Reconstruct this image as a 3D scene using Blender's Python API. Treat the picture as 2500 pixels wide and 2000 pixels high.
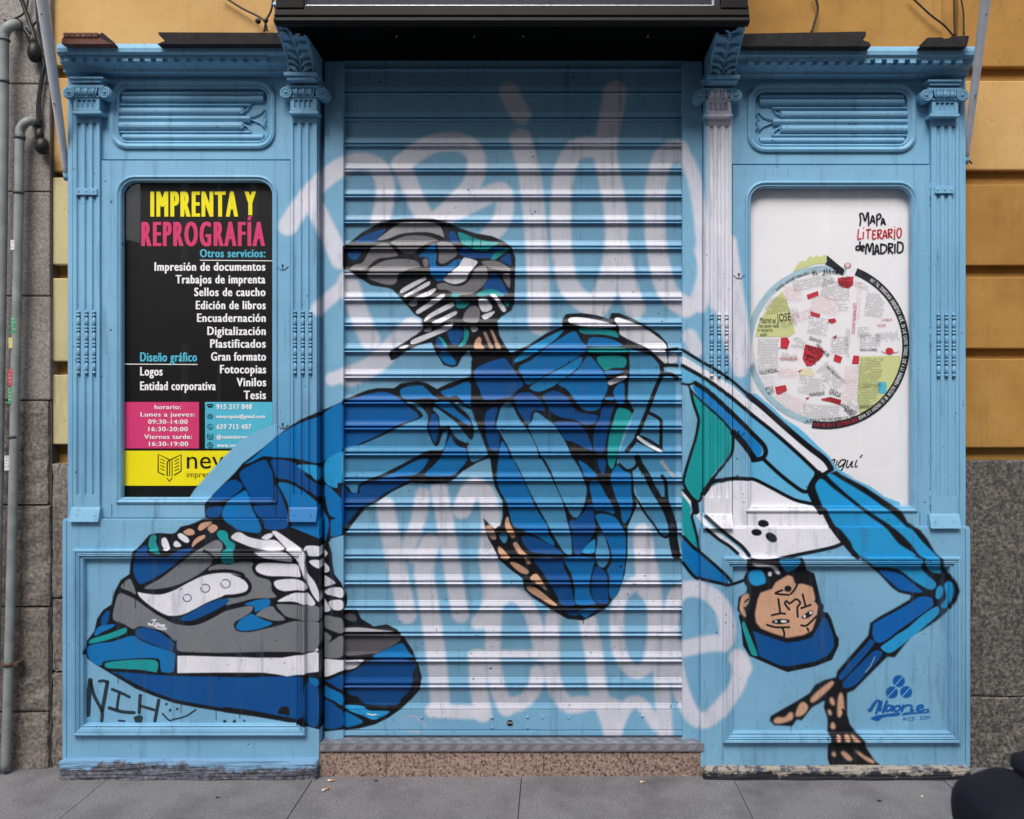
import bpy, bmesh, math, random
import numpy as np
from mathutils import Vector, Matrix
R_ = math.radians
for o in list(bpy.data.objects):
    bpy.data.objects.remove(o)
scene = bpy.context.scene
COL = scene.collection

# ------------------------------------------------------------------ camera, sky, sun, exposure
D = 3.6            # camera to the shop's front boards (y = 0)
F = 2093.0         # focal length in units of the 2500 x 2000 survey grid
CX, CY = 1350.0, 1000.0
CAMZ = 1.53
cam_d = bpy.data.cameras.new('camera')
cam = bpy.data.objects.new('camera', cam_d); COL.objects.link(cam)
cam.location = (0, -D, CAMZ); cam.rotation_euler = (R_(90), 0, 0)
cam_d.sensor_width = 36; cam_d.lens = F / 2500 * 36
cam_d.shift_x = -(CX - 1250) / 2500
cam_d.clip_start = 0.05; cam_d.clip_end = 500
cam_d.dof.use_dof = True; cam_d.dof.focus_distance = 3.6; cam_d.dof.aperture_fstop = 4.0
scene.camera = cam
world = bpy.data.worlds.new('World'); scene.world = world; world.use_nodes = True
nt = world.node_tree
sky = nt.nodes.new('ShaderNodeTexSky'); sky.sky_type = 'NISHITA'; sky.sun_disc = False
SUN_EL, SUN_AZ = 50, 192
sky.sun_elevation = R_(SUN_EL); sky.sun_rotation = R_(SUN_AZ)
sky.air_density = 1.0; sky.dust_density = 3.0
bg = nt.nodes['Background']; bg.inputs[1].default_value = 0.10
hs = nt.nodes.new('ShaderNodeHueSaturation'); hs.inputs['Saturation'].default_value = .5
nt.links.new(sky.outputs[0], hs.inputs['Color']); nt.links.new(hs.outputs[0], bg.inputs[0])
sun_d = bpy.data.lights.new('sun', 'SUN'); sun_d.energy = 2.3; sun_d.angle = R_(32); sun_d.color = (1, .96, .9)
sun = bpy.data.objects.new('sun', sun_d); COL.objects.link(sun)
sun.location = (0, -4, 12)
_d = Vector((math.sin(R_(SUN_AZ)) * math.cos(R_(SUN_EL)), math.cos(R_(SUN_AZ)) * math.cos(R_(SUN_EL)), math.sin(R_(SUN_EL))))
sun.rotation_euler = _d.to_track_quat('Z', 'Y').to_euler()
vs = scene.view_settings
vs.view_transform = 'Standard'; vs.look = 'None'; vs.gamma = 1; vs.exposure = 0.74
random.seed(7)

# ------------------------------------------------------------------ survey grid -> world
def S(y): return (D + y) / F
def X(u, y=0.0): return (u - CX) * S(y)
def Z(v, y=0.0): return CAMZ - (v - CY) * S(y)
def P(u, v, y=0.0): return Vector((X(u, y), y, Z(v, y)))

# ------------------------------------------------------------------ mural paint (rasterised once, wrapped flat on the front)
TW, TH = 2500, 2000
RGB = np.zeros((TH, TW, 3), np.float32); ALP = np.zeros((TH, TW), np.float32)
RGB[:] = (.47, .71, .85)
def _over(x0, y0, a, col):
    h, w = a.shape
    C = RGB[y0:y0+h, x0:x0+w]; A = ALP[y0:y0+h, x0:x0+w]
    oa = a + A * (1 - a)
    k = np.where(oa > 1e-4, a / np.maximum(oa, 1e-4), 0)[..., None]
    C[:] = np.where(A[..., None] > 1e-4, C * (1 - k) + np.array(col, np.float32) * k, np.array(col, np.float32) * (a[..., None] > 1e-4) + C * (a[..., None] <= 1e-4))
    A[:] = oa
def crom(pts, closed, n=6):
    pts = [np.array(p, float) for p in pts]; m = len(pts); out = []
    rng = range(m if closed else m - 1)
    for i in rng:
        p1, p2 = pts[i], pts[(i+1) % m]
        p0 = pts[i-1] if (closed or i > 0) else p1
        p3 = pts[(i+2) % m] if (closed or i + 2 < m) else p2
        for k in range(n):
            t = k / n
            out.append(.5*((2*p1)+(-p0+p2)*t+(2*p0-5*p1+4*p2-p3)*t*t+(-p0+3*p1-3*p2+p3)*t**3))
    if not closed: out.append(pts[-1])
    return np.array(out)
def _blur(a, r):
    if r < 1: return a
    for ax in (0, 1):
        pad = [(0, 0), (0, 0)]; pad[ax] = (r + 1, r)
        c = np.cumsum(np.pad(a, pad), axis=ax)
        n = a.shape[ax]
        if ax == 0: a = (c[2*r+1:2*r+1+n] - c[:n]) / (2*r+1)
        else: a = (c[:, 2*r+1:2*r+1+n] - c[:, :n]) / (2*r+1)
    return a
def fill(col, pts, alpha=1.0, soft=1, smooth=True, n=5):
    p = crom(pts, True, n) if smooth else np.array(pts, float)
    m = soft * 2 + 2
    x0 = max(0, int(p[:, 0].min()) - m); x1 = min(TW, int(p[:, 0].max()) + m + 1)
    y0 = max(0, int(p[:, 1].min()) - m); y1 = min(TH, int(p[:, 1].max()) + m + 1)
    if x1 <= x0 or y1 <= y0: return
    K = 3; W = (x1 - x0) * K; H = (y1 - y0) * K
    fl = np.zeros((H, W + 1), np.int32)
    q = (p - np.array([x0, y0])) * K
    for i in range(len(q)):
        ax, ay = q[i]; bx, by = q[(i+1) % len(q)]
        if ay == by: continue
        if ay > by: ax, ay, bx, by = bx, by, ax, ay
        r0 = max(0, int(math.ceil(ay - .5))); r1 = min(H - 1, int(math.ceil(by - .5)) - 1)
        if r1 < r0: continue
        rr = np.arange(r0, r1 + 1); xi = ax + (rr + .5 - ay) * (bx - ax) / (by - ay)
        xi = np.clip(np.ceil(xi - .5), 0, W).astype(int)
        fl[rr, xi] ^= 1
    a = (np.cumsum(fl[:, :W], axis=1) & 1).astype(np.float32).reshape(y1-y0, K, x1-x0, K).mean(axis=(1, 3))
    a = _blur(a, soft) * alpha
    _over(x0, y0, a, col)
def stroke(col, pts, w, alpha=1.0, soft=3.0, smooth=True):
    p = crom(pts, False, 5) if (smooth and len(pts) > 2) else np.array(pts, float)
    m = w / 2 + soft + 2
    x0 = max(0, int(p[:, 0].min() - m)); x1 = min(TW, int(p[:, 0].max() + m) + 1)
    y0 = max(0, int(p[:, 1].min() - m)); y1 = min(TH, int(p[:, 1].max() + m) + 1)
    if x1 <= x0 or y1 <= y0: return
    d = np.full((y1-y0, x1-x0), 1e9, np.float32)
    for i in range(len(p) - 1):
        a, b = p[i], p[i+1]
        cx0 = max(x0, int(min(a[0], b[0]) - m)); cx1 = min(x1, int(max(a[0], b[0]) + m) + 1)
        cy0 = max(y0, int(min(a[1], b[1]) - m)); cy1 = min(y1, int(max(a[1], b[1]) + m) + 1)
        if cx1 <= cx0 or cy1 <= cy0: continue
        yy, xx = np.mgrid[cy0:cy1, cx0:cx1].astype(np.float32) + .5
        dx, dy = b - a; L = dx*dx + dy*dy
        t = np.clip(((xx-a[0])*dx + (yy-a[1])*dy) / max(L, 1e-6), 0, 1)
        dd = np.hypot(xx - a[0] - t*dx, yy - a[1] - t*dy)
        v = d[cy0-y0:cy1-y0, cx0-x0:cx1-x0]; np.minimum(v, dd, out=v)
    a = np.clip((w/2 - d) / soft + .5, 0, 1)
    a = a*a*(3-2*a) * alpha
    _over(x0, y0, a.astype(np.float32), col)
def ell(col, c, rx, ry, rot=0, **k):
    t = np.linspace(0, 2*math.pi, 18, endpoint=False); r = R_(rot)
    fill(col, [(c[0]+rx*math.cos(a)*math.cos(r)-ry*math.sin(a)*math.sin(r), c[1]+rx*math.cos(a)*math.sin(r)+ry*math.sin(a)*math.cos(r)) for a in t], **k)
class T:                       # a survey tile: numbers read off an enlarged detail
    def __init__(s, x, y, k): s.x, s.y, s.k = x, y, k
    def __call__(s, t):
        n = [float(a) for a in t.replace(',', ' ').split()]
        return [(s.x + n[i]/s.k, s.y + n[i+1]/s.k) for i in range(0, len(n), 2)]
q = 4.312
A = T(100,1200,q); B = T(550,1200,q); C = T(100,1550,q); E = T(825,500,q); Dd = T(550,1550,q); Ft = T(700,850,q); G = T(1150,720,q)
H = T(1150,1120,q); I = T(1600,850,q); J = T(1650,1150,q); K = T(1950,1150,q); L = T(1700,1500,q); M = T(2000,1600,q); N = T(450,980,2.45)
G1 = T(700,150,2.0417); G2 = T(1200,150,2.0417); G3 = T(1250,550,2.0417); G4 = T(850,1150,2.0417); G5 = T(1200,1400,1.8846); SR = T(0,0,1); DP = T(0,0,.8624)
def c8(r, g, b): return (r/255, g/255, b/255)
bk = c8(16,17,24); wh = c8(228,228,238); gr = c8(118,122,128); lg = c8(165,165,172); sk = c8(205,160,132); te = c8(22,152,156)
bA = c8(10,114,182); bB = c8(4,78,146); bC = c8(36,150,208); bL = c8(98,178,220); bW = c8(120,178,212); bP = c8(74,146,190); gW = c8(214,214,226)
def f(col, *segs, **k):
    pts = []
    for s in segs: pts += s
    fill(col, pts, **k)
def sp(pts, w): stroke(gW, pts, w, alpha=.93, soft=13)
# --- white graffiti
U1 = T(684, 98, 1.0908); U2 = T(806, 1074, 1.1459)
for pts, w in (
    (U1('20 495 70 420 130 360 200 325 260 340 280 400 265 490'), 46), (U1('85 430 110 480 140 540 160 585'), 46), (U1('180 640 210 730 240 800'), 48), (U1('185 895 250 865 310 805 350 765'), 50), (U1('100 715 170 655'), 34), (U1('138 903 175 890'), 32),
    (U1('325 330 350 400 395 490 420 480'), 44), (U1('320 330 400 278 480 272 522 310 512 380 460 440 405 490'), 46), (U1('405 488 500 440 580 402 598 425 590 480 550 530'), 44),
    (U1('610 140 625 170 642 198'), 48), (U1('640 265 660 340 675 450 685 600 690 755'), 54), (U1('850 285 790 290 757 350 747 450 750 560 772 660 830 712'), 50), (U1('892 140 876 230 866 300 880 380 895 480 890 580 870 660 840 715'), 56), (U1('905 560 920 640 945 715'), 50),
    (U1('1060 292 1022 312 1002 380 997 480 1007 580 1032 670 1080 712'), 50), (U1('1072 300 1100 360 1116 440 1126 540 1128 630 1105 700 1080 715'), 34), (U1('1092 790 1108 825'), 36), (U1('1120 560 1140 640 1120 710'), 30),
    (U1('1168 165 1170 300 1170 450 1172 600 1176 700'), 58), (U1('1168 180 1168 400 1170 560'), 42), (U1('1192 540 1212 690 1238 850'), 44), (U1('1176 700 1200 800 1225 880'), 34),
    (U2('155 188 175 300 200 420 215 488'), 46), (U2('258 155 245 230 212 312'), 36), (U2('280 288 262 360 270 420 285 520 300 640 308 745'), 48), (U2('235 330 280 300'), 30), (U2('285 757 360 760 425 762'), 32), (U2('412 610 415 690 428 765'), 42),
    (U2('305 142 325 250 345 380 365 488'), 42), (U2('368 195 400 132 438 160 450 230 442 330 455 420 442 505'), 46), (U2('415 510 450 470 505 432 555 470 585 560 590 598'), 36), (U2('398 602 480 600 590 600'), 20), (U2('462 450 456 530 456 620 470 700 495 750'), 38), (U2('490 746 540 732 573 692 580 652'), 36),
    (U2('625 492 620 580 626 680 660 738 700 740'), 38), (U2('722 512 738 600 750 700 780 780 792 830'), 44), (U2('690 740 760 735 800 745'), 32), (U2('852 402 812 440 802 520 812 600 850 648 888 630 905 560 905 470 880 402 852 402'), 34), (U2('875 262 878 320 882 380'), 46), (U2('878 300 886 420'), 46), (U2('895 350 910 470 920 580 930 700 936 830'), 38), (U2('800 810 830 745 868 738 912 795'), 30),
    (U2('985 585 1060 570 1108 560 1102 480 1062 432 1010 416 968 440 952 520 958 600 982 700 1012 768 1050 784 1100 742 1140 680 1150 622'), 40), (U2('1140 610 1155 640'), 44)):
    sp(pts, w)
# --- sprayed ground colour over the two panes
f(bW, N('12 606 60 530 130 450 220 350 330 240 430 180 560 128 560 606'), smooth=False)
f(bL, I('990 478 1060 480 1130 540 1230 620 1350 740 1500 830 1580 900 1700 1020 1840 1150 1870 1210 1950 1290 2100 1370'), K('500 50 750 160 900 270 1060 330 1080 410 0 410'), I('1000 1725'), smooth=False)
# --- bent leg, left
f(bk, N('125 700 120 620 180 550 300 430 350 370 470 280 620 155 700 105 955 -2 955 800 880 820 850 870 700 860 620 800 440 810 300 780 250 760'), smooth=False)
for col, t in ((bA,'360 375 420 330 540 222 620 166 700 126 800 90 955 16 955 298 850 350 790 370 700 350 640 340 540 335 470 330 410 360'), (bB,'330 430 380 390 480 350 510 390 530 440 525 605 400 605 385 550 350 490'),
    (bB,'150 600 200 530 260 480 310 470 350 510 300 560 250 590'), (bB,'140 640 230 630 205 690 140 690'), (bA,'270 590 330 550 370 535 392 592 405 640 430 690 460 760 440 790 400 785 300 770 250 740 225 690 235 640'),
    (bB,'412 630 530 610 545 500 580 560 620 680 620 740 590 765 490 765 470 720'), (bA,'560 490 620 490 700 530 780 590 830 650 865 720 855 800 830 850 740 850 660 820 620 790 640 740 630 700 620 620 590 550'),
    (bB,'520 350 640 360 690 400 740 460 830 520 830 580 760 550 680 500 620 470 560 460 540 420'), (bC,'680 380 800 388 800 475 750 440 700 410'), (bC,'842 362 955 305 955 470 920 490 910 520 840 480'), (bA,'840 500 900 540 955 610 955 690 880 690 850 620'),
    (bA,'880 710 955 700 955 785 880 810 875 760')): f(col, N(t))
f(bk, Ft('585 545 700 500 850 440 950 420 1050 420 1130 420 1200 370 1380 345 1480 370 1580 430 1700 370 1930 300 2156 300 2156 1160 2120 1160 2000 1210 1850 1300 1780 1370 1700 1420 1500 1430 1300 1420 1100 1520 950 1620 800 1700'), B('1500 150 1350 330 1280 430 1230 470'), smooth=False)
for col, t in ((c8(8,98,172),'590 605 750 520 870 480 1000 460 1100 480 1200 540 1300 630 1390 710 1350 750 1200 800 1000 900 800 990 590 1060'), (bP,'590 1090 800 1010 1050 900 1250 800 1400 740 1430 700 1350 620 1250 560 1400 590 1450 650 1490 730 1480 850 1510 940 1560 1030 1600 1010 1640 900 1690 870 1680 960 1640 1070 1500 1080 1350 1150 1200 1230 1000 1330 850 1390 760 1440 740 1520 700 1540 650 1470 590 1400'),
    (bA,'1190 450 1250 410 1400 390 1460 420 1530 490 1600 540 1480 530 1350 540 1230 530'), (bP,'1560 620 1650 680 1780 780 1850 860 1900 930 1950 960 1970 850 1920 720 1850 650 1770 590 1800 570 1900 630 2000 660 2060 650 2080 750 2070 850 2110 960 2140 1060 2110 1130 2000 1190 1940 1190 1910 1100 1890 1010 1800 960 1740 890 1700 830 1620 830 1600 720 1540 650'),
    (bB,'1510 720 1560 690 1600 760 1600 870 1580 960 1560 1000 1520 930 1500 830'), (bA,'1620 460 1750 410 1900 350 1950 400 2000 450 2050 510 2060 600 2040 640 1950 630 1880 590 1830 540 1780 500 1700 520'), (bA,'1560 580 1680 560 1740 590 1780 650 1880 730 1940 780 1930 820 1870 790 1750 710 1640 640'),
    (bA,'1650 1080 1700 960 1730 920 1780 990 1850 1040 1900 1080 1900 1180 1830 1270 1750 1340 1650 1350 1450 1340 1550 1230 1620 1150'), (bA,'960 1375 1130 1310 1250 1240 1400 1170 1490 1160 1480 1200 1420 1290 1330 1340 1200 1350 1050 1372'),
    (bB,'590 1440 640 1500 700 1560 760 1540 770 1460 850 1420 1000 1380 1300 1370 1200 1440 1050 1520 900 1620 780 1680 590 1690')): f(col, Ft(t))
stroke(bk, Ft('1700 830 1780 990 1850 1030 1900 1010'), 7); stroke(bk, Ft('1400 590 1500 700 1490 800'), 5)
f(bB, B('1240 30 1560 60 1480 130 1420 160 1370 230 1290 330 1240 380'))
# --- lower shoe
f(bk, A('450 1680 470 1590 560 1470 590 1340 650 1250 740 1190 770 1060 840 930 930 870 940 760 975 640 1050 560 1140 455 1230 435 1380 445 1420 430 1470 370 1560 350 1640 320 1700 290 1900 290'), B('120 400 240 440 380 440 480 420 700 380 1090 540 1125 650 1130 750 1150 870 1220 960 1280 1090 1285 1190 1240 1240 1380 1235 1430 1340 1560 1420 1700 1400 1810 1450 1900 1560 1990 1700'),
  Dd('1980 180 2030 300 2070 450 2050 580 1960 680 1850 780 1720 870 1580 940 1400 985 1240 1000 1050 1020 960 990 840 960 600 910 300 860 0 820'), C('1900 810 1600 760 1400 720 1200 650 1000 570 800 450 600 330 500 260 440 200 450 130'), smooth=False)
f(gr, A('1760 840 1850 770 1980 770'), B('50 770 180 735 290 750 280 810 330 890 470 940 490 1040 540 1110 460 1125 300 1130 150 1170 20 1215'), A('1960 1210 1900 1100'))
f(gr, A('820 1075 900 1090 1000 1140 1100 1210 1250 1310 1400 1390 1500 1400 1600 1390 1750 1340 1900 1270 2100 1220'), B('60 1240 200 1210 290 1210 270 1270 180 1330 100 1380 95 1430 130 1470 250 1480 400 1450 560 1410 760 1360 1000 1385 1000 1500 990 1600 930 1680 700 1690 400 1690 0 1700'), C('1800 190 1500 180 1430 150 1430 60'), A('1400 1570 1300 1480 1150 1440 1040 1420 970 1450 880 1400 760 1345 775 1200'))
pan = A('1020 1060 1080 1070 1250 1085 1400 1040 1550 960 1700 890 1850 860 2000 860 2110 890') + B('60 870 180 920 240 990 220 1050 120 1080 0 1090') + A('1900 1110 1750 1170 1600 1250 1480 1300 1350 1310 1250 1270 1130 1190 1040 1110')
stroke(bk, pan + pan[:2], 17, soft=2); fill(wh, pan)
for col, t in ((bB,'1080 570 1120 580 1140 640 1180 680 1330 690 1420 640 1480 610 1600 600 1570 640 1440 740 1300 850 1180 920 1060 975 1010 940 975 860 975 760 1010 650'), (te,'1150 480 1190 455 1220 480 1210 520 1230 580 1270 640 1260 660 1210 650 1160 620 1130 570 1140 510'), (wh,'1270 500 1310 485 1340 530 1360 600 1350 620 1300 610 1270 560'),
    (wh,'1440 450 1480 440 1550 490 1560 530 1520 540 1450 490'), (wh,'1400 535 1430 520 1480 570 1430 590 1395 570'), (sk,'1500 420 1560 390 1610 410 1615 450 1560 465 1510 445'), (sk,'1650 390 1680 340 1740 320 1800 325 1740 380 1680 415'), (sk,'1755 380 1800 345 1850 360 1860 395 1800 440 1760 410'), (sk,'1600 530 1650 480 1720 455 1725 490 1650 540 1590 590'),
    (gr,'1090 1010 1250 920 1400 810 1560 680 1650 620 1760 550 1850 510 1910 550 1910 640 1890 690 1820 720 1800 760 1720 830 1600 910 1450 980 1300 1020 1150 1030'), (te,'1850 440 1880 410 1940 415 1970 450 1980 510 2040 550 2040 610 2030 700 2040 750 1980 760 1900 740 1910 640 1950 600 1920 540 1870 490'),
    (gr,'840 1010 880 950 930 920 960 950 1000 1080 930 1050'), (bB,'1450 1345 1600 1260 1750 1180 1900 1130 1980 1140 1940 1190 1800 1270 1650 1340 1550 1370 1480 1360'), (bB,'630 1380 640 1320 690 1260 725 1260 715 1340 690 1400 640 1410'), (bA,'560 1500 600 1430 680 1405 780 1400 740 1440 650 1480 580 1520'), (te,'500 1600 540 1550 700 1500 880 1435 905 1460 880 1500 750 1550 600 1590')): f(col, A(t))
stroke(bk, A('1730 620 1790 650 1830 720'), 6); stroke(bk, A('1800 740 1880 700'), 5)
stroke(bk, A('1420 1350 1500 1385 1640 1380 1800 1310 1960 1225 2156 1180'), 11, soft=2)
for c, r in (((1540,1122),38), ((1730,1020),42), ((1943,972),44)):
    t = [A('%f %f' % (c[0]+r*math.cos(a)*1.1, c[1]+r*math.sin(a)))[0] for a in np.linspace(-2.2, 3.4, 14)]; stroke(c8(70,74,110), t, 2.6, soft=2, alpha=.85)
f(bA, C('480 180 500 120 600 90 750 70 960 10 1050 60 1200 120 1400 190 1410 280 1390 390 1290 395 1260 370 1250 280 1220 250 1080 245 850 260 670 280 640 320 590 320 520 270'))
f(bB, A('1000 1470 1050 1435 1150 1445 1280 1500 1400 1600'), C('1390 140 1390 170 1300 150 1150 90 1010 20'))
f(te, C('670 320 700 290 900 265 1150 260 1230 290 1220 390 1170 390 1050 370 850 360 700 350'))
f(bB, C('730 385 900 395 1200 420 1500 435 1800 440 2156 450'), Dd('400 440 600 440 825 435 830 640 830 850 760 890 600 860 300 800 0 760'), C('1900 770 1600 720 1400 680 1200 610 1000 520 850 440'), smooth=False)
f(wh, C('1435 220 1600 220 1900 230 2156 235'), Dd('300 240 600 240 830 200 960 175 985 200 985 390 900 400 830 410 650 440 560 420 400 400 0 400'), C('1800 400 1435 405'), smooth=False)
for col, t in ((wh,'1035 265 1150 260 1235 265 1450 260 1440 290 1370 350 1300 370 1230 380 1035 440'), (bB,'848 510 975 565 975 945 848 900'), (bA,'880 450 975 470 975 540 900 510'), (bB,'1040 480 1100 470 1235 420 1235 570 1180 560 1080 500'), (bA,'1040 535 1100 560 1235 632 1235 742 1150 700 1040 640'), (bB,'1040 700 1120 710 1200 780 1235 800 1235 962 1040 972'),
    (bB,'1250 430 1350 380 1450 320 1560 260 1980 270 1975 420 1970 520 1930 600 1850 680 1790 740 1480 730 1400 660 1280 610'), (bA,'1560 235 1680 160 1820 100 1870 95 1930 180 1960 240'), (bC,'1250 740 1440 745 1520 790 1730 800 1650 860 1560 890 1460 850 1320 800'), (bA,'1250 810 1310 820 1450 900 1400 940 1250 960'), (gr,'1040 120 1130 60 1235 15 1235 225 1040 232')): f(col, Dd(t))
f(c8(98,96,102), B('1250 1520 1500 1510 1820 1510 1840 1570 1720 1650 1600 1700'), Dd('1530 200 1250 210 1250 60'))
for col, t in ((lg,'1250 1440 1400 1430 1600 1450 1780 1470 1600 1480 1400 1480 1250 1490'), (gr,'1040 1310 1150 1320 1235 1350 1235 1490 1130 1470 1040 1420'), (gr,'1040 1480 1110 1520 1110 1560 1040 1620'), (c8(96,96,102),'1250 1310 1310 1280 1370 1310 1380 1360 1330 1370 1250 1340'), (gr,'540 1190 700 1190 850 1195 985 1220 985 1360 800 1350 650 1320 590 1270'),
    (gr,'330 1290 420 1220 500 1210 540 1260 620 1330 610 1360 500 1360 400 1330 330 1310'), (bA,'200 1190 300 1150 420 1130 470 1140 470 1190 420 1230 350 1260 310 1270 300 1210'), (bA,'110 1420 170 1340 270 1290 310 1300 400 1350 490 1380 470 1410 350 1450 220 1470 140 1460'),
    (wh,'60 490 100 440 160 430 250 480 400 510 520 510 600 570 620 610 500 620 400 610 280 590 150 540'), (wh,'380 490 430 450 490 440 500 470 440 510'), (wh,'330 630 600 625 690 680 700 740 640 740 400 700 340 660'),
    (wh,'490 430 530 415 620 470 720 540 800 600 850 650 850 760 870 860 940 950 985 1060 985 1165 920 1090 870 980 830 880 770 750 700 660 620 580 540 490'), (wh,'320 800 370 755 500 750 650 760 760 770 800 850 790 900 650 895 450 890 340 850'), (wh,'510 960 560 930 700 920 800 930 850 960 860 1030 750 1040 620 1050 540 1020'), (wh,'550 1160 620 1110 720 1070 850 1060 900 1100 950 1180 910 1205 850 1190 700 1160'),
    (wh,'830 600 870 570 990 580 995 640 990 680 880 680 860 640'), (wh,'880 740 920 720 995 730 995 810 930 790'), (wh,'1035 610 1080 650 1035 695'), (wh,'1035 745 1090 790 1095 840 1035 850'), (wh,'1035 885 1100 910 1160 960 1130 980 1035 1000'), (wh,'1050 1040 1130 1010 1235 1020 1235 1120 1130 1100 1060 1080'), (wh,'1090 1160 1150 1140 1235 1150 1235 1240 1150 1250 1100 1210'), (wh,'1035 1120 1080 1180 1110 1250 1035 1260')): f(col, B(t))
f(wh, B('930 1690 975 1650 985 1725'), Dd('985 180 960 170'))
for t in ('1168 1356 1190 1350 1212 1352','1196 1354 1180 1392 1160 1408 1136 1402 1130 1388','1212 1384 1204 1408 1216 1412 1230 1390','1232 1388 1226 1412','1248 1396 1242 1416','1276 1404 1258 1406 1258 1424 1274 1424','1282 1418 1302 1412 1294 1404 1282 1414 1284 1430 1300 1432','1140 1390 1190 1416 1250 1446 1312 1450 1318 1438'): stroke(wh, A(t), 3.0, soft=1.5)
# --- raised shoe
f(bk, E('50 640 50 440 130 390 250 290 400 210 560 160 720 145 1000 150 1180 200 1300 250 1450 300 1620 330 1740 380 1830 450 1870 560 1860 1030 1830 1110 1720 1180 1680 1230 1700 1370 1760 1480 1830 1580 1860 1725 1400 1725 1420 1650 1380 1540 1310 1600 1260 1700 1200 1715 1110 1690 1030 1560 985 1450 850 1480 690 1560 620 1620 560 1640 530 1570 600 1510 700 1450 850 1350 900 1300 880 1200 800 1150 700 1030 580 900 540 880 350 850 240 780 180 740 130 700 60 680'), smooth=False)
g2 = c8(126,124,130)
for col, t in ((bB,'170 390 300 310 470 255 500 270 440 330 390 400 250 400'), (bB,'100 490 230 480 240 510 190 580 120 560'), (lg,'410 370 520 280 620 210 700 190 850 185 1010 195 1080 230 1120 340 1060 320 950 290 800 290 650 310 520 360'), (g2,'560 390 700 330 850 320 980 340 1060 380 960 400 850 470 800 510 700 510 640 470 600 430'), (g2,'130 680 170 630 250 610 300 540 340 470 420 420 520 410 590 470 630 530 560 550 420 570 330 640 270 690 200 690'),
    (g2,'330 690 380 640 480 590 600 570 720 570 820 590 860 630 860 660 750 680 640 740 620 800 580 840 500 840 400 810 310 770'), (g2,'890 590 920 560 950 580 950 640 910 650'), (g2,'1050 400 1120 385 1200 410 1250 480 1250 530 1200 570 1110 620 1060 600 1060 500'), (bA,'850 540 950 450 1000 420 1030 430 1040 530 1030 620 1060 650 1150 640 1230 580 1290 570 1290 610 1200 690 1130 750 1110 800 1040 800 980 740 960 620 950 560 900 550'),
    (wh,'1110 780 1190 710 1270 640 1320 560 1380 560 1470 600 1430 660 1380 730 1340 800 1240 835 1160 820'), (g2,'1040 840 1120 820 1200 850 1300 850 1380 800 1430 700 1480 650 1550 640 1580 720 1570 790 1500 880 1400 940 1250 950 1150 900 1060 890'), (bB,'1160 290 1210 275 1250 320 1270 400 1200 400 1170 350'), (te,'1260 300 1300 290 1420 340 1560 380 1700 400 1640 440 1560 490 1450 480 1360 440 1300 400'),
    (bB,'1260 490 1350 450 1430 490 1560 500 1660 450 1770 440 1700 490 1630 560 1500 560 1380 560 1290 530'), (te,'1610 570 1660 500 1780 460 1800 480 1720 530 1650 580'), (bB,'1710 580 1770 520 1810 520 1830 640 1770 620'), (g2,'1510 600 1600 585 1700 600 1800 660 1820 700 1700 690 1580 660'), (g2,'1730 750 1810 730 1810 870 1780 850'), (bB,'1520 880 1580 790 1600 740 1680 740 1740 830 1790 930 1740 950 1650 910 1560 900'),
    (te,'1200 940 1260 930 1280 970 1200 975'), (te,'1460 940 1520 900 1640 890 1740 940 1730 970 1620 950 1500 970'), (wh,'650 920 690 870 900 760 930 770 910 800 700 920'), (wh,'690 980 720 940 940 810 970 825 940 860 720 975'), (wh,'800 985 860 950 1010 880 1030 900 960 960 850 985'), (lg,'740 1050 760 1020 830 1010 830 1050 790 1070'), (wh,'1040 970 1100 940 1130 950 1090 1000 900 1120 840 1150 820 1120 900 1060'),
    (wh,'910 1210 960 1150 1180 1030 1220 1040 1200 1080 1000 1180 920 1230'), (wh,'990 1240 1060 1200 1230 1120 1250 1150 1170 1200 1050 1260'), (wh,'760 1450 800 1410 1000 1330 1180 1250 1215 1255 1180 1310 1000 1390 860 1450 780 1470'), (wh,'640 1510 700 1480 750 1480 700 1520'), (lg,'910 1310 980 1290 980 1330 920 1340'), (g2,'1320 1170 1360 1100 1430 1060 1490 1100 1490 1200 1450 1250 1330 1230'), (wh,'1480 1000 1550 980 1620 1060 1610 1110 1530 1130 1490 1080'),
    (wh,'1600 950 1650 940 1690 980 1770 1100 1740 1130 1700 1080 1650 1000'), (wh,'1510 1170 1570 1140 1650 1120 1620 1170 1550 1210'), (te,'1250 1080 1240 1010 1330 1020 1390 1030 1340 1080 1290 1090'), (te,'1750 1020 1810 1030 1780 1080'), (bB,'1150 1340 1200 1300 1260 1300 1320 1340 1310 1400 1270 1460 1220 1480 1180 1440'), (te,'1330 1290 1370 1310 1380 1370 1340 1470 1280 1500 1270 1480 1320 1410'), (bB,'1030 1430 1070 1390 1120 1430 1150 1500 1120 1520 1050 1500'),
    (te,'1060 1385 1110 1420 1150 1490 1120 1500 1080 1430'), (bA,'1060 1560 1150 1550 1240 1650 1220 1690 1130 1670 1070 1600'), (wh,'1390 1290 1470 1290 1470 1320 1420 1340'), (sk,'1440 1440 1480 1390 1510 1410 1510 1460 1540 1500 1540 1530 1440 1520'), (sk,'1460 1570 1560 1560 1580 1610 1500 1640 1470 1610'), (c8(170,135,115),'1530 1350 1560 1340 1600 1430 1640 1510 1600 1520 1570 1450'), (c8(190,150,125),'1600 1320 1630 1320 1680 1430 1720 1510 1670 1520 1640 1420')): f(col, E(t))
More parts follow.
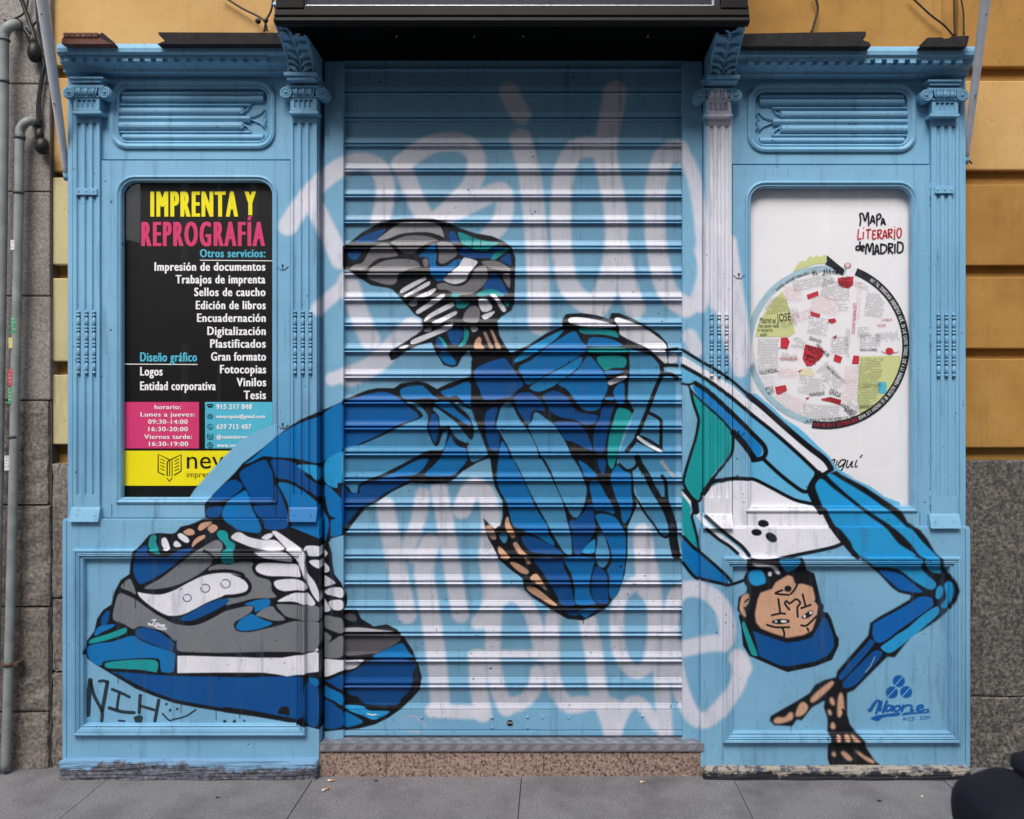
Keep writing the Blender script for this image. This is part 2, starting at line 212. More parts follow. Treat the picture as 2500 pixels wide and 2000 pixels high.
# --- jacket back and trousers
f(bP, G('1640 540 1700 530 1830 570 1950 680 2000 760 2156 860 2156 1725'), H('2156 0 2156 600 2100 700 2050 830 1900 660 1790 470 1700 250'), G('1530 1725 1640 1450 1720 1230 1650 1130 1660 900'), smooth=False)
f(bk, G('0 700 60 600 330 580 430 610 600 530 800 400 960 330 960 260 1000 200 1150 190 1300 210 1450 250 1480 190 1560 190 1700 250 1850 330 1980 410 2070 510 2080 640 2070 720 1990 740 1900 640 1660 560 1670 760 1650 1100 1720 1220 1620 1400 1560 1600 1540 1725'), H('1540 60 1600 100 1640 130 1700 120 1710 370 1750 470 1720 560 1650 720 1650 1000 1620 1220 1550 1400 1440 1560 1300 1650 1180 1705 1010 1690 900 1620 800 1560 640 1460 560 1380 540 1260 400 1160 300 1070 260 980 180 840 150 720 130 630 180 680 250 740 310 700 330 620 330 450 250 300 220 150 200 0'), G('0 1200'), smooth=False)
for col, t in ((c8(6,88,160),'40 790 150 720 330 665 370 680 430 760 500 860 550 950 480 1010 400 1080 200 1110 120 1090 90 1000 40 890'), (bC,'450 690 550 600 700 500 930 380 970 380 900 460 750 570 600 660 480 710'), (bA,'500 760 640 680 780 560 950 450 1060 385 1110 390 1160 480 1220 560 1150 640 1000 730 800 840 650 930 580 940 540 860'), (c8(26,130,192),'1140 660 1170 660 1150 740 1050 830 930 920 850 970 730 1020 660 1010 620 970 750 880 950 770'),
    (bA,'920 940 1000 880 1110 800 1190 690 1240 640 1300 690 1390 810 1440 930 1430 1020 1380 1110 1350 1200 1250 1225 1160 1190 1090 1110 1060 1060 1000 990'), (bB,'450 1080 520 1030 620 1030 700 1080 750 1130 770 1220 650 1220 620 1350 570 1330 500 1230 460 1130'), (bB,'750 1070 850 1010 920 1020 1020 1080 1060 1160 1150 1240 1330 1270 1300 1350 1200 1370 1100 1320 950 1290 850 1240 800 1170'), (bB,'880 1340 1100 1340 1180 1400 1240 1500 1280 1640 1180 1600 1070 1550 980 1520 930 1420'),
    (bB,'1390 1170 1480 1160 1520 1160 1480 1260 1450 1400 1420 1560 1390 1670 1300 1650 1290 1500 1310 1380 1350 1300'), (bA,'1420 1080 1500 1080 1500 1110 1420 1110'), (bB,'140 1330 160 1230 250 1180 280 1200 250 1350 280 1430 300 1520 280 1640 200 1620 160 1500 150 1400'), (te,'1140 350 1300 350 1480 370 1530 390 1550 450 1400 420 1180 410'), (bA,'1230 500 1260 450 1400 450 1520 480 1580 540 1240 540'), (te,'1240 560 1620 560 1620 615 1280 615'),
    (te,'1330 650 1610 650 1620 760 1500 770 1400 790'), (bA,'1420 800 1610 800 1550 830 1430 850'), (wh,'1440 910 1550 860 1640 840 1620 890 1500 940 1460 950'), (bA,'1500 1010 1550 940 1610 930 1620 1050 1610 1140 1540 1140 1510 1080'), (wh,'1020 270 1060 235 1200 240 1400 280 1500 310 1520 340 1300 345 1080 315'), (wh,'1510 270 1540 235 1650 270 1800 330 1950 430 2050 520 2060 620 2070 700 2040 720 1950 640 1850 560 1700 490 1570 420 1560 350')): f(col, G(t))
f(te, G('1540 1200 1600 1190 1680 1230 1690 1290 1640 1380 1590 1500 1550 1650 1540 1725'), H('1530 0 1500 100 1480 110 1450 70'), G('1435 1680 1450 1500 1490 1350'))
f(bP, G('280 1300 330 1160 420 1150 500 1290 580 1400 650 1520 700 1640 720 1725'), H('740 0 830 160 910 330 970 470 1010 650 1050 800 1060 1000 1010 1005 960 960 880 830 800 680 700 500 620 350 540 180 480 60'), G('440 1725 400 1620 320 1480 270 1400'))
f(bP, G('640 1330 660 1250 700 1240 800 1310 890 1380 930 1450 1000 1560 1060 1700'), H('1090 20 1150 120 1190 230 1220 330 1200 450 1170 540 1120 620 1060 600 1000 500 950 400 890 260 840 130 780 20'), G('740 1700 680 1570 620 1440 600 1380'))
f(bA, G('300 1620 330 1540 390 1640 420 1725'), H('450 20 540 200 620 370 700 550 800 700 820 790 880 900 840 910 700 820 560 760 440 700 400 560 370 450 300 330 270 200 285 20'))
for col, t in ((bB,'530 820 620 810 740 860 880 930 960 990 960 1010 760 1000 640 980 560 910'), (bB,'660 1050 940 1050 980 1150 1040 1280 1080 1480 1090 1540 960 1540 900 1440 820 1300 740 1180'), (bA,'980 1040 1290 1040 1290 1130 1260 1250 1250 1400 1290 1490 1310 1530 1110 1530 1090 1380 1060 1230 1010 1130'), (bB,'1030 660 1100 640 1180 570 1220 490 1280 490 1300 640 1310 740 1270 830 1180 980 1100 1010 1070 900 1060 760'), (bA,'1250 250 1340 240 1420 380 1480 470 1510 580 1400 550 1300 540 1270 420'),
    (bA,'1310 610 1360 580 1450 590 1530 630 1590 720 1630 820 1630 960 1620 1130 1590 1280 1560 1400 1490 1480 1450 1400 1460 1250 1430 1180 1480 1080 1470 960 1430 860 1370 740'), (bP,'1330 800 1390 790 1440 920 1460 1020 1440 1100 1390 1150 1330 1110 1310 1000 1330 880'), (bC,'1170 980 1290 850 1310 900 1290 990'), (bB,'1290 1180 1330 1130 1400 1180 1430 1240 1440 1400 1440 1520 1320 1510 1270 1420 1270 1280'), (bB,'980 1590 1110 1590 1130 1650 1040 1650'), (bA,'1130 1590 1330 1580 1250 1650 1200 1680'),
    (bA,'1130 20 1200 50 1300 140 1320 190 1200 190 1170 120'), (bB,'1340 0 1420 20 1410 130 1380 160 1340 80'), (bA,'1480 150 1540 70 1590 90 1680 170 1690 350 1700 470 1680 600 1620 680 1590 650 1570 530 1520 400 1470 230'),
    (sk,'360 640 390 610 410 680 450 760 470 810 440 840 400 800 360 720'), (c8(180,145,125),'150 720 210 700 260 790 260 850 220 850 180 800'), (sk,'280 940 310 930 390 1010 410 1050 350 1070 300 1010'), (sk,'440 900 480 880 530 950 600 1020 560 1020 500 1000'), (sk,'410 1100 460 1090 570 1150 610 1190 580 1220 500 1190'), (sk,'560 1040 600 1050 630 1100 590 1110'), (sk,'620 1260 680 1210 740 1270 800 1390 700 1320'), (sk,'580 1350 640 1340 740 1400 850 1490 910 1540 850 1540 700 1460 610 1400'), (bP,'290 790 380 790 370 880 330 880')): f(col, H(t))
for tl, t, w in ((G,'2000 720 2010 830 1960 950 1900 1100 1850 1240 1790 1380 1730 1530 1640 1640',10), (G,'1870 1240 1990 1310 2000 1400 2000 1560 2000 1640',8), (G,'1740 1480 1850 1520 1980 1600',7), (G,'1740 1530 1860 1590 1950 1640',6), (G,'2010 840 2100 835 2170 880',9), (H,'1750 -10 1790 80 1850 170 1900 280 1980 420 2060 550 2100 640',15), (H,'2030 450 2090 600 2120 700 2130 850 2160 1010',22), (H,'2010 180 2050 260 2060 400 2080 520',8), (H,'1560 60 1640 125 1720 100 1760 30',7), (H,'1700 250 1710 370 1760 450 1830 570 1920 690 1990 790 2050 830 2090 800',6), (G,'2060 590 2110 575 2170 570',8), (G,'2010 750 2080 740 2170 745',9)): stroke(bk, tl(t), w)
stroke(wh, G('1760 1500 1850 1570 2000 1650'), 8); stroke(lg, H('2010 30 2060 100 2130 180'), 9)
f(wh, G('2080 660 2156 610 2170 700 2090 720'))
# --- arm, jacket front
f(bk, K('140 190 180 80 240 50 400 0 450 40 700 170 880 290 1000 370 1100 450 1150 540 1280 620 1360 720 1440 860 1510 930 1530 1010 1600 1090 1660 1180 1680 1260 1650 1360 1600 1450 1450 1580 1300 1680 1200 1725'), L('2090 455 2010 450 1780 680 1660 800 1590 830 1590 1050 1620 1160 1700 1260 1770 1330 1790 1400 1880 1540 1970 1612 1410 1612 1380 1520 1380 1400 1410 1300 1380 1230 1380 1100 1340 980 1350 910 1220 980 1110 1120 1060 1110 1010 1180 820 1170 770 1120 780 1070 1060 910 1190 830 1250 740 1350 690 1470 660 1480 600 1800 230'), K('730 1725 750 1600 850 1530 1000 1450 1170 1350 1180 1310 1050 1280 980 1230 850 1090 780 1030 620 900 520 800 460 740 350 580 270 430 200 350 150 330'), smooth=False, soft=2)
dA = c8(6,94,172)
for col, t in ((bC,'170 150 210 90 260 90 350 170 600 360 750 480 920 600 1050 760 1230 910 660 905 540 740 430 610 350 560 300 440 250 370 200 250'), (bC,'300 50 350 30 450 90 700 240 900 380 1000 460 1130 580 1200 620 1300 740 1430 870 1460 915 1290 905 1180 770 1000 600 700 400 480 220'), (bC,'690 910 1250 910 1290 1010 1340 1080 1430 1160 1450 1200 1410 1250 1330 1230 1200 1150 1070 1050 950 1020 800 1010 750 970'), (bC,'1320 915 1450 900 1490 1000 1500 1060 1480 1080 1390 1060 1330 980'), (dA,'850 1060 880 1040 1060 1080 1200 1180 1300 1260 1290 1280 1200 1280 1060 1250 1000 1200'), (bC,'1450 1240 1490 1205 1520 1230 1520 1290 1480 1350 1440 1330'), (bC,'1530 1200 1580 1160 1620 1190 1620 1320 1560 1440 1500 1440 1500 1400 1550 1330')): f(col, K(t), soft=2)
f(dA, K('780 1610 900 1540 1050 1460 1200 1370 1270 1325 1390 1330 1420 1390 1400 1430 1250 1540 1080 1660'), L('2000 270 1930 300 1880 280 1850 200 1860 120'))
f(bC, K('1030 1725 1150 1650 1300 1520 1440 1430 1480 1450 1470 1510 1350 1620 1220 1725'), L('2080 390 2000 400 1940 350 1980 310 2060 255'))
for col, t in ((bB,'1500 650 1600 520 1780 320 1830 265 1870 280 1860 330 1700 520 1560 670 1510 690'), (bB,'1540 730 1600 650 1750 500 1860 390 1920 380 1955 400 1930 470 1800 610 1680 740 1570 780')): f(col, L(t))
for t in ('1200 890 1270 810 1400 710 1440 700 1445 740 1350 840 1250 920 1210 930','1040 1060 1080 950 1130 920 1180 970 1150 1040 1080 1080','810 1120 850 1080 930 1080 980 1030 1020 1040 1010 1110 900 1150 830 1150','1480 1040 1490 880 1520 820 1550 870 1560 1020 1540 1060 1500 1090','1400 890 1430 870 1460 920 1450 965 1410 940','1380 1010 1410 1000 1430 1050 1400 1070','1410 1160 1440 1130 1470 1180 1450 1215 1415 1200','1470 1270 1510 1260 1510 1330 1470 1330','1550 1270 1600 1260 1610 1330 1560 1330','1620 1260 1660 1270 1720 1330 1650 1330','1420 1470 1450 1440 1475 1480 1450 1505','1520 1460 1560 1440 1640 1510 1640 1540 1590 1540','1670 1440 1710 1440 1780 1490 1860 1530 1880 1570 1820 1560 1730 1500'): f(sk, L(t), soft=3)
stroke(lg, L('1880 450 1850 510 1830 550 1780 610'), 2.2, soft=1)
f(bL, I('290 215 500 330 800 540 990 720 1400 1060 1690 1310 1620 1490 1560 1500 1400 1390 1300 1330 1200 1220 1160 1130 1160 1050 1000 860 800 660 560 440 430 360 290 360'))
f(bL, I('1020 1200 1130 1190 1300 1330 1450 1440 1560 1510 1620 1530 1640 1600 1600 1620 1450 1570 1200 1450 1050 1380 1010 1330'))
f(c8(26,126,196), I('400 430 440 390 560 470 800 700 980 890 1110 1030 1120 1100 1080 1150 1030 1120 850 900 700 740 520 580'))
f(te, I('380 480 480 560 700 740 815 890 805 1080 650 1280 560 1400 500 1500 470 1580 400 1600 340 1520 300 1420 300 1360 350 1200 420 1000 450 800 440 720 400 600'))
f(wh, I('285 85 480 200 810 400 980 550 1130 640 1300 760 1600 1000 1800 1170 1830 1230 1800 1300 1740 1320 1690 1280 1400 1020 1200 840 990 690 800 510 500 300 285 172'))
f(te, J('72 285 110 300 160 400 150 450 180 560 240 790 230 830 170 790 100 690 72 600'))
f(bA, J('72 700 120 760 240 860 350 950 500 1080 545 1160 500 1190 280 1130 190 1100 120 1020 72 950'))
f(wh, J('290 270 340 200 430 140 600 105 780 100 900 140 1100 240 1300 330 1500 390 1560 430 1600 500 1700 640 1750 740 1720 775 1500 820 1250 880 1050 915 850 930 790 900 720 810 560 680 400 560 310 460'))
for t, w in (('285 20 480 140 620 220 800 340 980 500',8), ('980 500 1130 620 1400 860 1600 1030 1780 1170 1850 1270',14), ('285 185 480 295 600 372 800 520 1000 690 1250 890 1500 1110 1700 1300',9), ('420 370 560 460 800 680 1000 880 1150 1040 1140 1150 1030 1180',11), ('350 390 380 450 500 570 700 750 820 890',5), ('820 890 930 1010 1030 1150',15), ('285 375 350 385 420 365',6),
    ('1150 1180 1300 1320 1450 1440 1560 1510 1630 1500',9), ('610 1385 700 1400 800 1375 980 1375 1060 1390 1200 1460 1450 1590 1600 1630 1680 1640',8), ('1720 1320 1640 1450 1630 1510 1680 1620 1740 1725',14), ('1690 1320 1760 1330 1850 1280',8), ('370 450 400 580 450 730 450 800 420 960 360 1150 310 1320 295 1420 330 1500 400 1590 460 1610 500 1540 560 1430 640 1330 760 1180 810 1090 820 980 820 900',7), ('500 1540 610 1390',12)): stroke(bk, I(t), w, soft=4)
stroke(wh, J('80 230 180 360 250 480 400 640 560 760 700 880 790 960'), 11)
for t, w in (('300 230 340 170 420 110 600 80 770 85',9), ('790 930 900 945 1060 930 1300 880 1550 830 1700 790 1790 740',9), ('1560 420 1650 590 1780 760 1900 900',13), ('320 480 450 600 600 720 700 800 770 890',9), ('320 610 450 720 560 790 650 870',8), ('80 690 170 790 260 860 400 980 520 1090 580 1160',8), ('72 965 190 1110 280 1140 500 1190 600 1190 720 1150',8), ('80 200 180 320 210 400 170 470 190 560 230 720 250 840',7), ('200 340 210 420',18)): stroke(bk, J(t), w, soft=4)
ell(bk, J('922 555')[0], 13, 9, 10); ell(bk, J('850 647')[0], 12.5, 8, 5); ell(bk, J('1005 700')[0], 15, 10, 35)
# --- head
f(bk, J('740 920 800 930 1060 930 1100 930 1320 905 1360 980 1380 1040 1460 1080 1490 1200 1530 1380 1560 1420 1550 1480 1600 1490 1640 1560 1690 1725'), L('1500 250 1500 330 1430 480 1250 550 960 610 880 580 560 440 490 330 470 130 440 0'), J('680 1520 645 1460 660 1330 740 1280 750 1230 720 1180 715 1120 750 1050 745 1000'), smooth=False)
for col, t in ((wh,'800 970 900 975 1000 990 1060 1010 1100 1080 1060 1085 1000 1020 850 1010'), (bC,'770 1070 830 1040 910 1050 950 1150 930 1190 830 1210 770 1160'), (bC,'1080 930 1200 915 1300 925 1300 980 1260 1030 1170 1060 1120 1010'), (sk,'690 1330 740 1290 770 1300 770 1380 730 1450 740 1530 710 1530 670 1450')): f(col, J(t), soft=2)
ell(wh, J('990 1085')[0], 5, 6); stroke(bk, J('720 1440 760 1480'), 4); stroke(bk, J('730 1380 760 1350'), 4)
f(sk, J('1010 1240 1050 1170 1180 1095 1230 1110 1260 1190 1340 1185 1440 1220 1470 1340 1460 1370 1500 1420 1490 1500'), L('1260 60 1220 170 1130 220 960 250 800 200 680 150 630 90'), J('840 1580 830 1500 860 1350 890 1280'), smooth=False, soft=2)
f(bB, L('590 170 640 190 800 250 960 300 1100 280 1220 240 1290 120 1340 20 1380 60 1450 250 1450 340 1390 430 1250 500 960 550 880 540 660 440 640 330'), smooth=False)
f(te, L('480 90 510 85 550 180 640 410 630 440 580 420 540 320 490 160'))
for t in ('1120 1255 1050 1290 1190 1305','1280 1190 1250 1250 1210 1295','1080 1350 1090 1430 1100 1500','1010 1520 1100 1500 1150 1505','1195 1460 1150 1400 1165 1370 1200 1395 1265 1350 1310 1390 1280 1440 1285 1535','1335 1300 1365 1420','1320 1445 1420 1410','960 1620 1050 1645 1195 1645','1120 1650 1140 1700 1140 1740','1320 1625 1380 1625 1480 1530','1385 1655 1395 1680'): stroke(bk, J(t), 4.6, soft=2)
ell(bk, J('1180 1240')[0], 8.5, 7.5); ell(bk, J('1105 1585')[0], 22, 6, -3); ell(wh, J('1055 1585')[0], 3.5, 3); ell(wh, J('1135 1583')[0], 8, 3.5)
f(bk, J('1330 1530 1400 1480 1440 1470 1430 1520 1380 1550 1340 1555')); ell(wh, J('1355 1530')[0], 3.4, 4.5); ell(wh, J('1422 1492')[0], 3.4, 4.5, 30)
# --- stencil, tag, chips
lb = c8(6,88,166)
for c in ((838,273), (765,392), (915,388)):
    ell(lb, M('%d %d' % c)[0], 15, 15); stroke(bW, M('%d %d %d %d' % (c[0]-55, c[1]+60, c[0]+55, c[1]-60)), 2.6, soft=1.2)
for t, w in (('525 585 530 570 545 560 570 520 600 485 632 482 625 540 600 612',6.5), ('600 500 560 560 540 592',4), ('655 490 640 582',6.5), ('712 490 672 592 690 582',7), ('765 540 725 530 705 570 720 590 755 565 775 535 765 588',6), ('848 535 805 540 790 575 812 592 848 570 852 545 838 532',6), ('885 530 870 590',6.5), ('880 560 915 530 960 530 975 545 965 588 990 580',6), ('1035 565 1085 550 1085 528 1045 535 1030 575 1062 592 1108 575',6)): stroke(lb, M(t), w, soft=1.5)
f(lb, M('540 665 600 635 700 618 800 605 855 605 830 640 720 650 660 665 620 695 570 685')); f(lb, M('870 637 900 602 1000 598 1090 598 1135 585 1112 560 1150 565 1162 590 1150 608 1100 615 980 622'))
for t in ('886 690 888 658 900 678 912 656 914 688','958 662 938 660 932 675 942 688 958 684','972 656 998 654 986 668 1000 680 976 686','1088 646 1066 648 1068 660 1086 664 1084 676 1062 674','1124 644 1102 646 1104 658 1122 662 1120 674 1098 672','1136 672 1138 642 1160 668 1162 640'): stroke(lb, M(t), 2, soft=1, smooth=False)
for t, w in (('520 480 505 640 495 840',12.5), ('525 500 560 640 640 800 640 905',8.8), ('700 500 675 640 645 800',10.0), ('615 490 660 485 700 500',7.5), ('750 575 840 610 930 655',7.5), ('825 620 810 700 800 780',7.5), ('720 770 850 810 980 820',8.8), ('1045 640 1040 730 1035 820',8.8), ('1050 750 1190 790',7.5), ('1240 690 1220 800 1200 905',8.8), ('1280 830 1350 900 1400 890 1520 860 1630 790',4.5), ('1000 880 1050 870 1040 910 1010 905',11.2), ('820 905 880 908',5.0)): stroke(c8(12,18,26), C(t), w, alpha=.93, soft=2)
for c in ('1320 730','1360 795','1435 780'): ell(c8(20,40,58), C(c)[0], 3.6, 3.6)
f(c8(24,20,20), Dd('550 830 580 770 640 755 675 790 665 860 640 840 590 835 565 830')); f(c8(24,20,20), Dd('80 930 95 895 110 900 105 935')); f(c8(24,20,20), L('1530 990 1570 1020 1560 1060 1520 1110 1540 1040'))
for c, r in (((1935,912),4.5), ((2035,915),4), ((2140,905),3)): ell(c8(24,20,22), C('%d %d' % c)[0], r, r*.9)
for t in ('1900 870 1990 850 2080 920 2120 950','1960 1010 2060 1015'): stroke(c8(190,170,185), Dd(t), 5, alpha=.5)
stroke(c8(225,225,235), Dd('1500 825 1550 838 1590 832'), 3.5, soft=1)
for _ in range(240):            # flecks of chipped paint
    u, v = random.uniform(160, 2350), random.uniform(1300, 1855); ell(c8(26,28,36), (u, v), random.uniform(.6, 1.9), random.uniform(.6, 1.6), alpha=.85)
rs = np.random.RandomState(3)
edge = np.argwhere((RGB.sum(axis=2) < .35) & (ALP > .9))
for i in rs.choice(len(edge), 1500):        # spatter round the black lines
    v, u = edge[i]; ell(bk, (u + rs.normal(0, 9), v + rs.normal(0, 9)), rs.uniform(.4, 1.1), rs.uniform(.4, 1.1), alpha=.75)
for i in rs.choice(len(edge), 26):          # short runs of paint
    v, u = edge[i]; l = rs.uniform(8, 34); stroke(bk, [(u, v), (u + rs.uniform(-1, 1), v + l)], rs.uniform(1.4, 2.6), alpha=.85, soft=1.2)
img = bpy.data.images.new('mural_paint', TW, TH, alpha=True)
img.alpha_mode = 'CHANNEL_PACKED'
buf = np.concatenate([RGB, ALP[..., None]], axis=2)[::-1].astype(np.float32)
img.pixels.foreach_set(np.ascontiguousarray(buf).ravel()); img.update(); img.pack()
del buf
# ------------------------------------------------------------------ materials
def srgb(r, g, b): return tuple(((c/255)/12.92 if c/255 <= .04045 else ((c/255+.055)/1.055)**2.4) for c in (r, g, b)) + (1,)
def new_mat(name):
    m = bpy.data.materials.new(name); m.use_nodes = True
    return m, m.node_tree.nodes, m.node_tree.links, m.node_tree.nodes['Principled BSDF']
def nnoise(n, l, scale, detail=5, vec=None, rough=.55):
    t = n.new('ShaderNodeTexNoise'); t.inputs['Scale'].default_value = scale; t.inputs['Detail'].default_value = detail; t.inputs['Roughness'].default_value = rough
    if vec is not None: l.new(vec, t.inputs['Vector'])
    return t
def ramp(n, l, fac, stops):
    r = n.new('ShaderNodeValToRGB'); l.new(fac, r.inputs[0]); e = r.color_ramp.elements
    while len(e) < len(stops): e.new(.5)
    for a, (p, c) in zip(e, stops): a.position = p; a.color = c
    return r
def mixc(n, l, fac, a, b, mode='MIX'):
    m = n.new('ShaderNodeMix'); m.data_type = 'RGBA'; m.blend_type = mode
    for s, v in ((0, fac), (6, a), (7, b)):
        if hasattr(v, 'is_linked'): l.new(v, m.inputs[s])
        else: m.inputs[s].default_value = v
    return m.outputs[2]
def math_(n, l, op, a, b=None, c=None):
    m = n.new('ShaderNodeMath'); m.operation = op
    for i, v in enumerate((a, b, c)):
        if v is None: continue
        if hasattr(v, 'is_linked'): l.new(v, m.inputs[i])
        else: m.inputs[i].default_value = v
    return m.outputs[0]
def pos(n): return n.new('ShaderNodeNewGeometry').outputs['Position']
def bump(n, l, bs, h, strength=.3, dist=.002):
    b = n.new('ShaderNodeBump'); b.inputs['Strength'].default_value = strength; b.inputs['Distance'].default_value = dist
    l.new(h, b.inputs['Height']); l.new(b.outputs[0], bs.inputs['Normal'])
def stretch(n, l, p, sx, sy, sz):
    m = n.new('ShaderNodeMapping'); m.inputs['Scale'].default_value = (sx, sy, sz); l.new(p, m.inputs['Vector']); return m.outputs[0]
def mural_nodes(n, l):
    t = n.new('ShaderNodeTexImage'); t.image = img; t.extension = 'EXTEND'
    u = n.new('ShaderNodeUVMap'); u.uv_map = 'paint'; l.new(u.outputs[0], t.inputs[0]); return t
BLUE = srgb(112, 176, 214)
def paint_mat(name, metal=False, perf=False):
    m, n, l, b = new_mat(name); p = pos(n); t = mural_nodes(n, l)
    nz = nnoise(n, l, 2.2, 6, p)
    base = ramp(n, l, nz.outputs[0], [(.3, srgb(114, 166, 199)), (.7, srgb(128, 180, 211))]).outputs[0]
    cov = nnoise(n, l, 5.5, 8, p, .7); cr = ramp(n, l, cov.outputs[0], [(.3, (.86, .87, .88, 1)), (.7, (1.06, 1.05, 1.04, 1))]).outputs[0]
    grain = nnoise(n, l, 420, 2, p); gr_ = ramp(n, l, grain.outputs[0], [(.3, (.9, .9, .9, 1)), (.7, (1.08, 1.08, 1.08, 1))]).outputs[0]
    tc = mixc(n, l, 1.0, mixc(n, l, 1.0, t.outputs[0], cr, 'MULTIPLY'), gr_, 'MULTIPLY')
    base = mixc(n, l, 1.0, base, gr_, 'MULTIPLY')
    st = nnoise(n, l, .9, 8, p, .72); base = mixc(n, l, ramp(n, l, st.outputs[0], [(.5, (0,0,0,1)), (.72, (.6,.6,.6,1))]).outputs[0], base, srgb(98, 140, 172))
    col = mixc(n, l, t.outputs[1], base, tc)
    # thin grime and fine vertical crazing of the old paint
    g = nnoise(n, l, 1.0, 7, stretch(n, l, p, 26, 26, 2.4), .65)
    gm = ramp(n, l, g.outputs[0], [(.54, (0, 0, 0, 1)), (.74, (.5, .5, .5, 1))]).outputs[0]
    col = mixc(n, l, gm, col, srgb(66, 88, 112))
    hw = nnoise(n, l, 1.0, 5, stretch(n, l, p, 140, 140, 7), .6); col = mixc(n, l, ramp(n, l, hw.outputs[0], [(.66, (0,0,0,1)), (.72, (.5,.5,.5,1))]).outputs[0], col, srgb(58, 78, 100))
    ch = nnoise(n, l, 55, 3, p); ch2 = nnoise(n, l, 3.1, 3, p)
    cm = math_(n, l, 'MULTIPLY', math_(n, l, 'GREATER_THAN', ch.outputs[0], .71), math_(n, l, 'GREATER_THAN', ch2.outputs[0], .5))
    col = mixc(n, l, cm, col, srgb(42, 40, 44))
    if perf:
        sx = n.new('ShaderNodeSeparateXYZ'); l.new(p, sx.inputs[0])
        uvn = n.new('ShaderNodeUVMap'); uvn.uv_map = 'punch'; su = n.new('ShaderNodeSeparateXYZ'); l.new(uvn.outputs[0], su.inputs[0])
        PX, PZ = .0052, .0045
        row = math_(n, l, 'FLOOR', math_(n, l, 'DIVIDE', sx.outputs[2], PZ))
        off = math_(n, l, 'MULTIPLY', math_(n, l, 'MODULO', math_(n, l, 'ABSOLUTE', row), 2), .5)
        fx = math_(n, l, 'SUBTRACT', math_(n, l, 'FRACT', math_(n, l, 'ADD', math_(n, l, 'DIVIDE', math_(n, l, 'ADD', sx.outputs[0], 50), PX), off)), .5)
        fz = math_(n, l, 'SUBTRACT', math_(n, l, 'FRACT', math_(n, l, 'DIVIDE', sx.outputs[2], PZ)), .5)
        d = math_(n, l, 'SQRT', math_(n, l, 'ADD', math_(n, l, 'MULTIPLY', fx, fx), math_(n, l, 'MULTIPLY', fz, fz)))
        hole = math_(n, l, 'MULTIPLY', math_(n, l, 'LESS_THAN', d, .285), su.outputs[0])
        col = mixc(n, l, hole, col, (.004, .006, .009, 1))
    l.new(col, b.inputs['Base Color'])
    b.inputs['Roughness'].default_value = .42 if metal else .5
    b.inputs['Specular IOR Level'].default_value = .35
    w = nnoise(n, l, 1, 6, stretch(n, l, p, 90, 90, 9), .6)
    bump(n, l, b, w.outputs[0], .25 if not metal else .08, .0015)
    return m
def flat_mat(name, col, rough=.6, var=.12, scale=12, bmp=.15, spec=.4, metal=0):
    m, n, l, b = new_mat(name); p = pos(n); t = nnoise(n, l, scale, 6, p)
    lo = tuple(c*(1-var) for c in col[:3])+(1,); hi = tuple(min(1, c*(1+var)) for c in col[:3])+(1,)
    l.new(ramp(n, l, t.outputs[0], [(.3, lo), (.7, hi)]).outputs[0], b.inputs['Base Color'])
    b.inputs['Roughness'].default_value = rough; b.inputs['Specular IOR Level'].default_value = spec; b.inputs['Metallic'].default_value = metal
    t2 = nnoise(n, l, scale*12, 4, p); bump(n, l, b, t2.outputs[0], bmp, .002)
    return m
MT = {}
MT['wood'] = paint_mat('painted_wood'); MT['slat'] = paint_mat('painted_shutter', True, True); MT['pmetal'] = paint_mat('painted_metal', True)
MT['black'] = flat_mat('black_paint', srgb(13, 12, 13), .55, .3, 9, .2, .18)
MT['shade_black'] = flat_mat('shaded_soffit_black', srgb(8, 8, 8), .9, .2, 9, .2, .05)  # blacker copy of the box paint, with the soffit's shade put into the colour
MT['gap'] = flat_mat('dark_gap', srgb(9, 11, 15), .9, .1)
MT['pole'] = flat_mat('white_pole_paint', srgb(196, 200, 210), .45, .1, 20)
MT['cable'] = flat_mat('cable_rubber', srgb(26, 26, 28), .5, .2)
MT['rot'] = flat_mat('charred_timber', srgb(30, 28, 29), .85, .5, 30, .6)
MT['brick'] = flat_mat('old_brick', srgb(104, 70, 62), .9, .35, 25, .7)
MT['pipe'] = flat_mat('grey_pipe', srgb(134, 140, 140), .5, .22, 14, .1)
MT['joint'] = flat_mat('pipe_collar', srgb(78, 86, 92), .5, .2)
MT['rust'] = flat_mat('rusty_clamp', srgb(84, 62, 50), .7, .3, 40)
MT['lamp_panel'] = flat_mat('dim_panel', srgb(46, 48, 60), .3, .1, 3)
MT['alu'] = flat_mat('worn_metal_strip', srgb(170, 172, 178), .35, .15, 30, .1, .5, .6)
def poster_mat(name, c, rough=.45): return flat_mat(name, srgb(*c), rough, .03, 5, .02)
for k, c in dict(p_black=(7,7,9), p_white=(236,235,240), p_yel=(244,230,18), p_pink=(214,60,118), p_cyan=(84,186,214), p_text=(244,244,248), p_red=(196,52,66), p_green=(206,212,150), p_ring=(168,200,216), p_ink=(34,38,46), p_tint=(186,190,198), p_rose=(214,140,150), p_cream=(226,220,190)).items(): MT[k] = poster_mat(k, c)
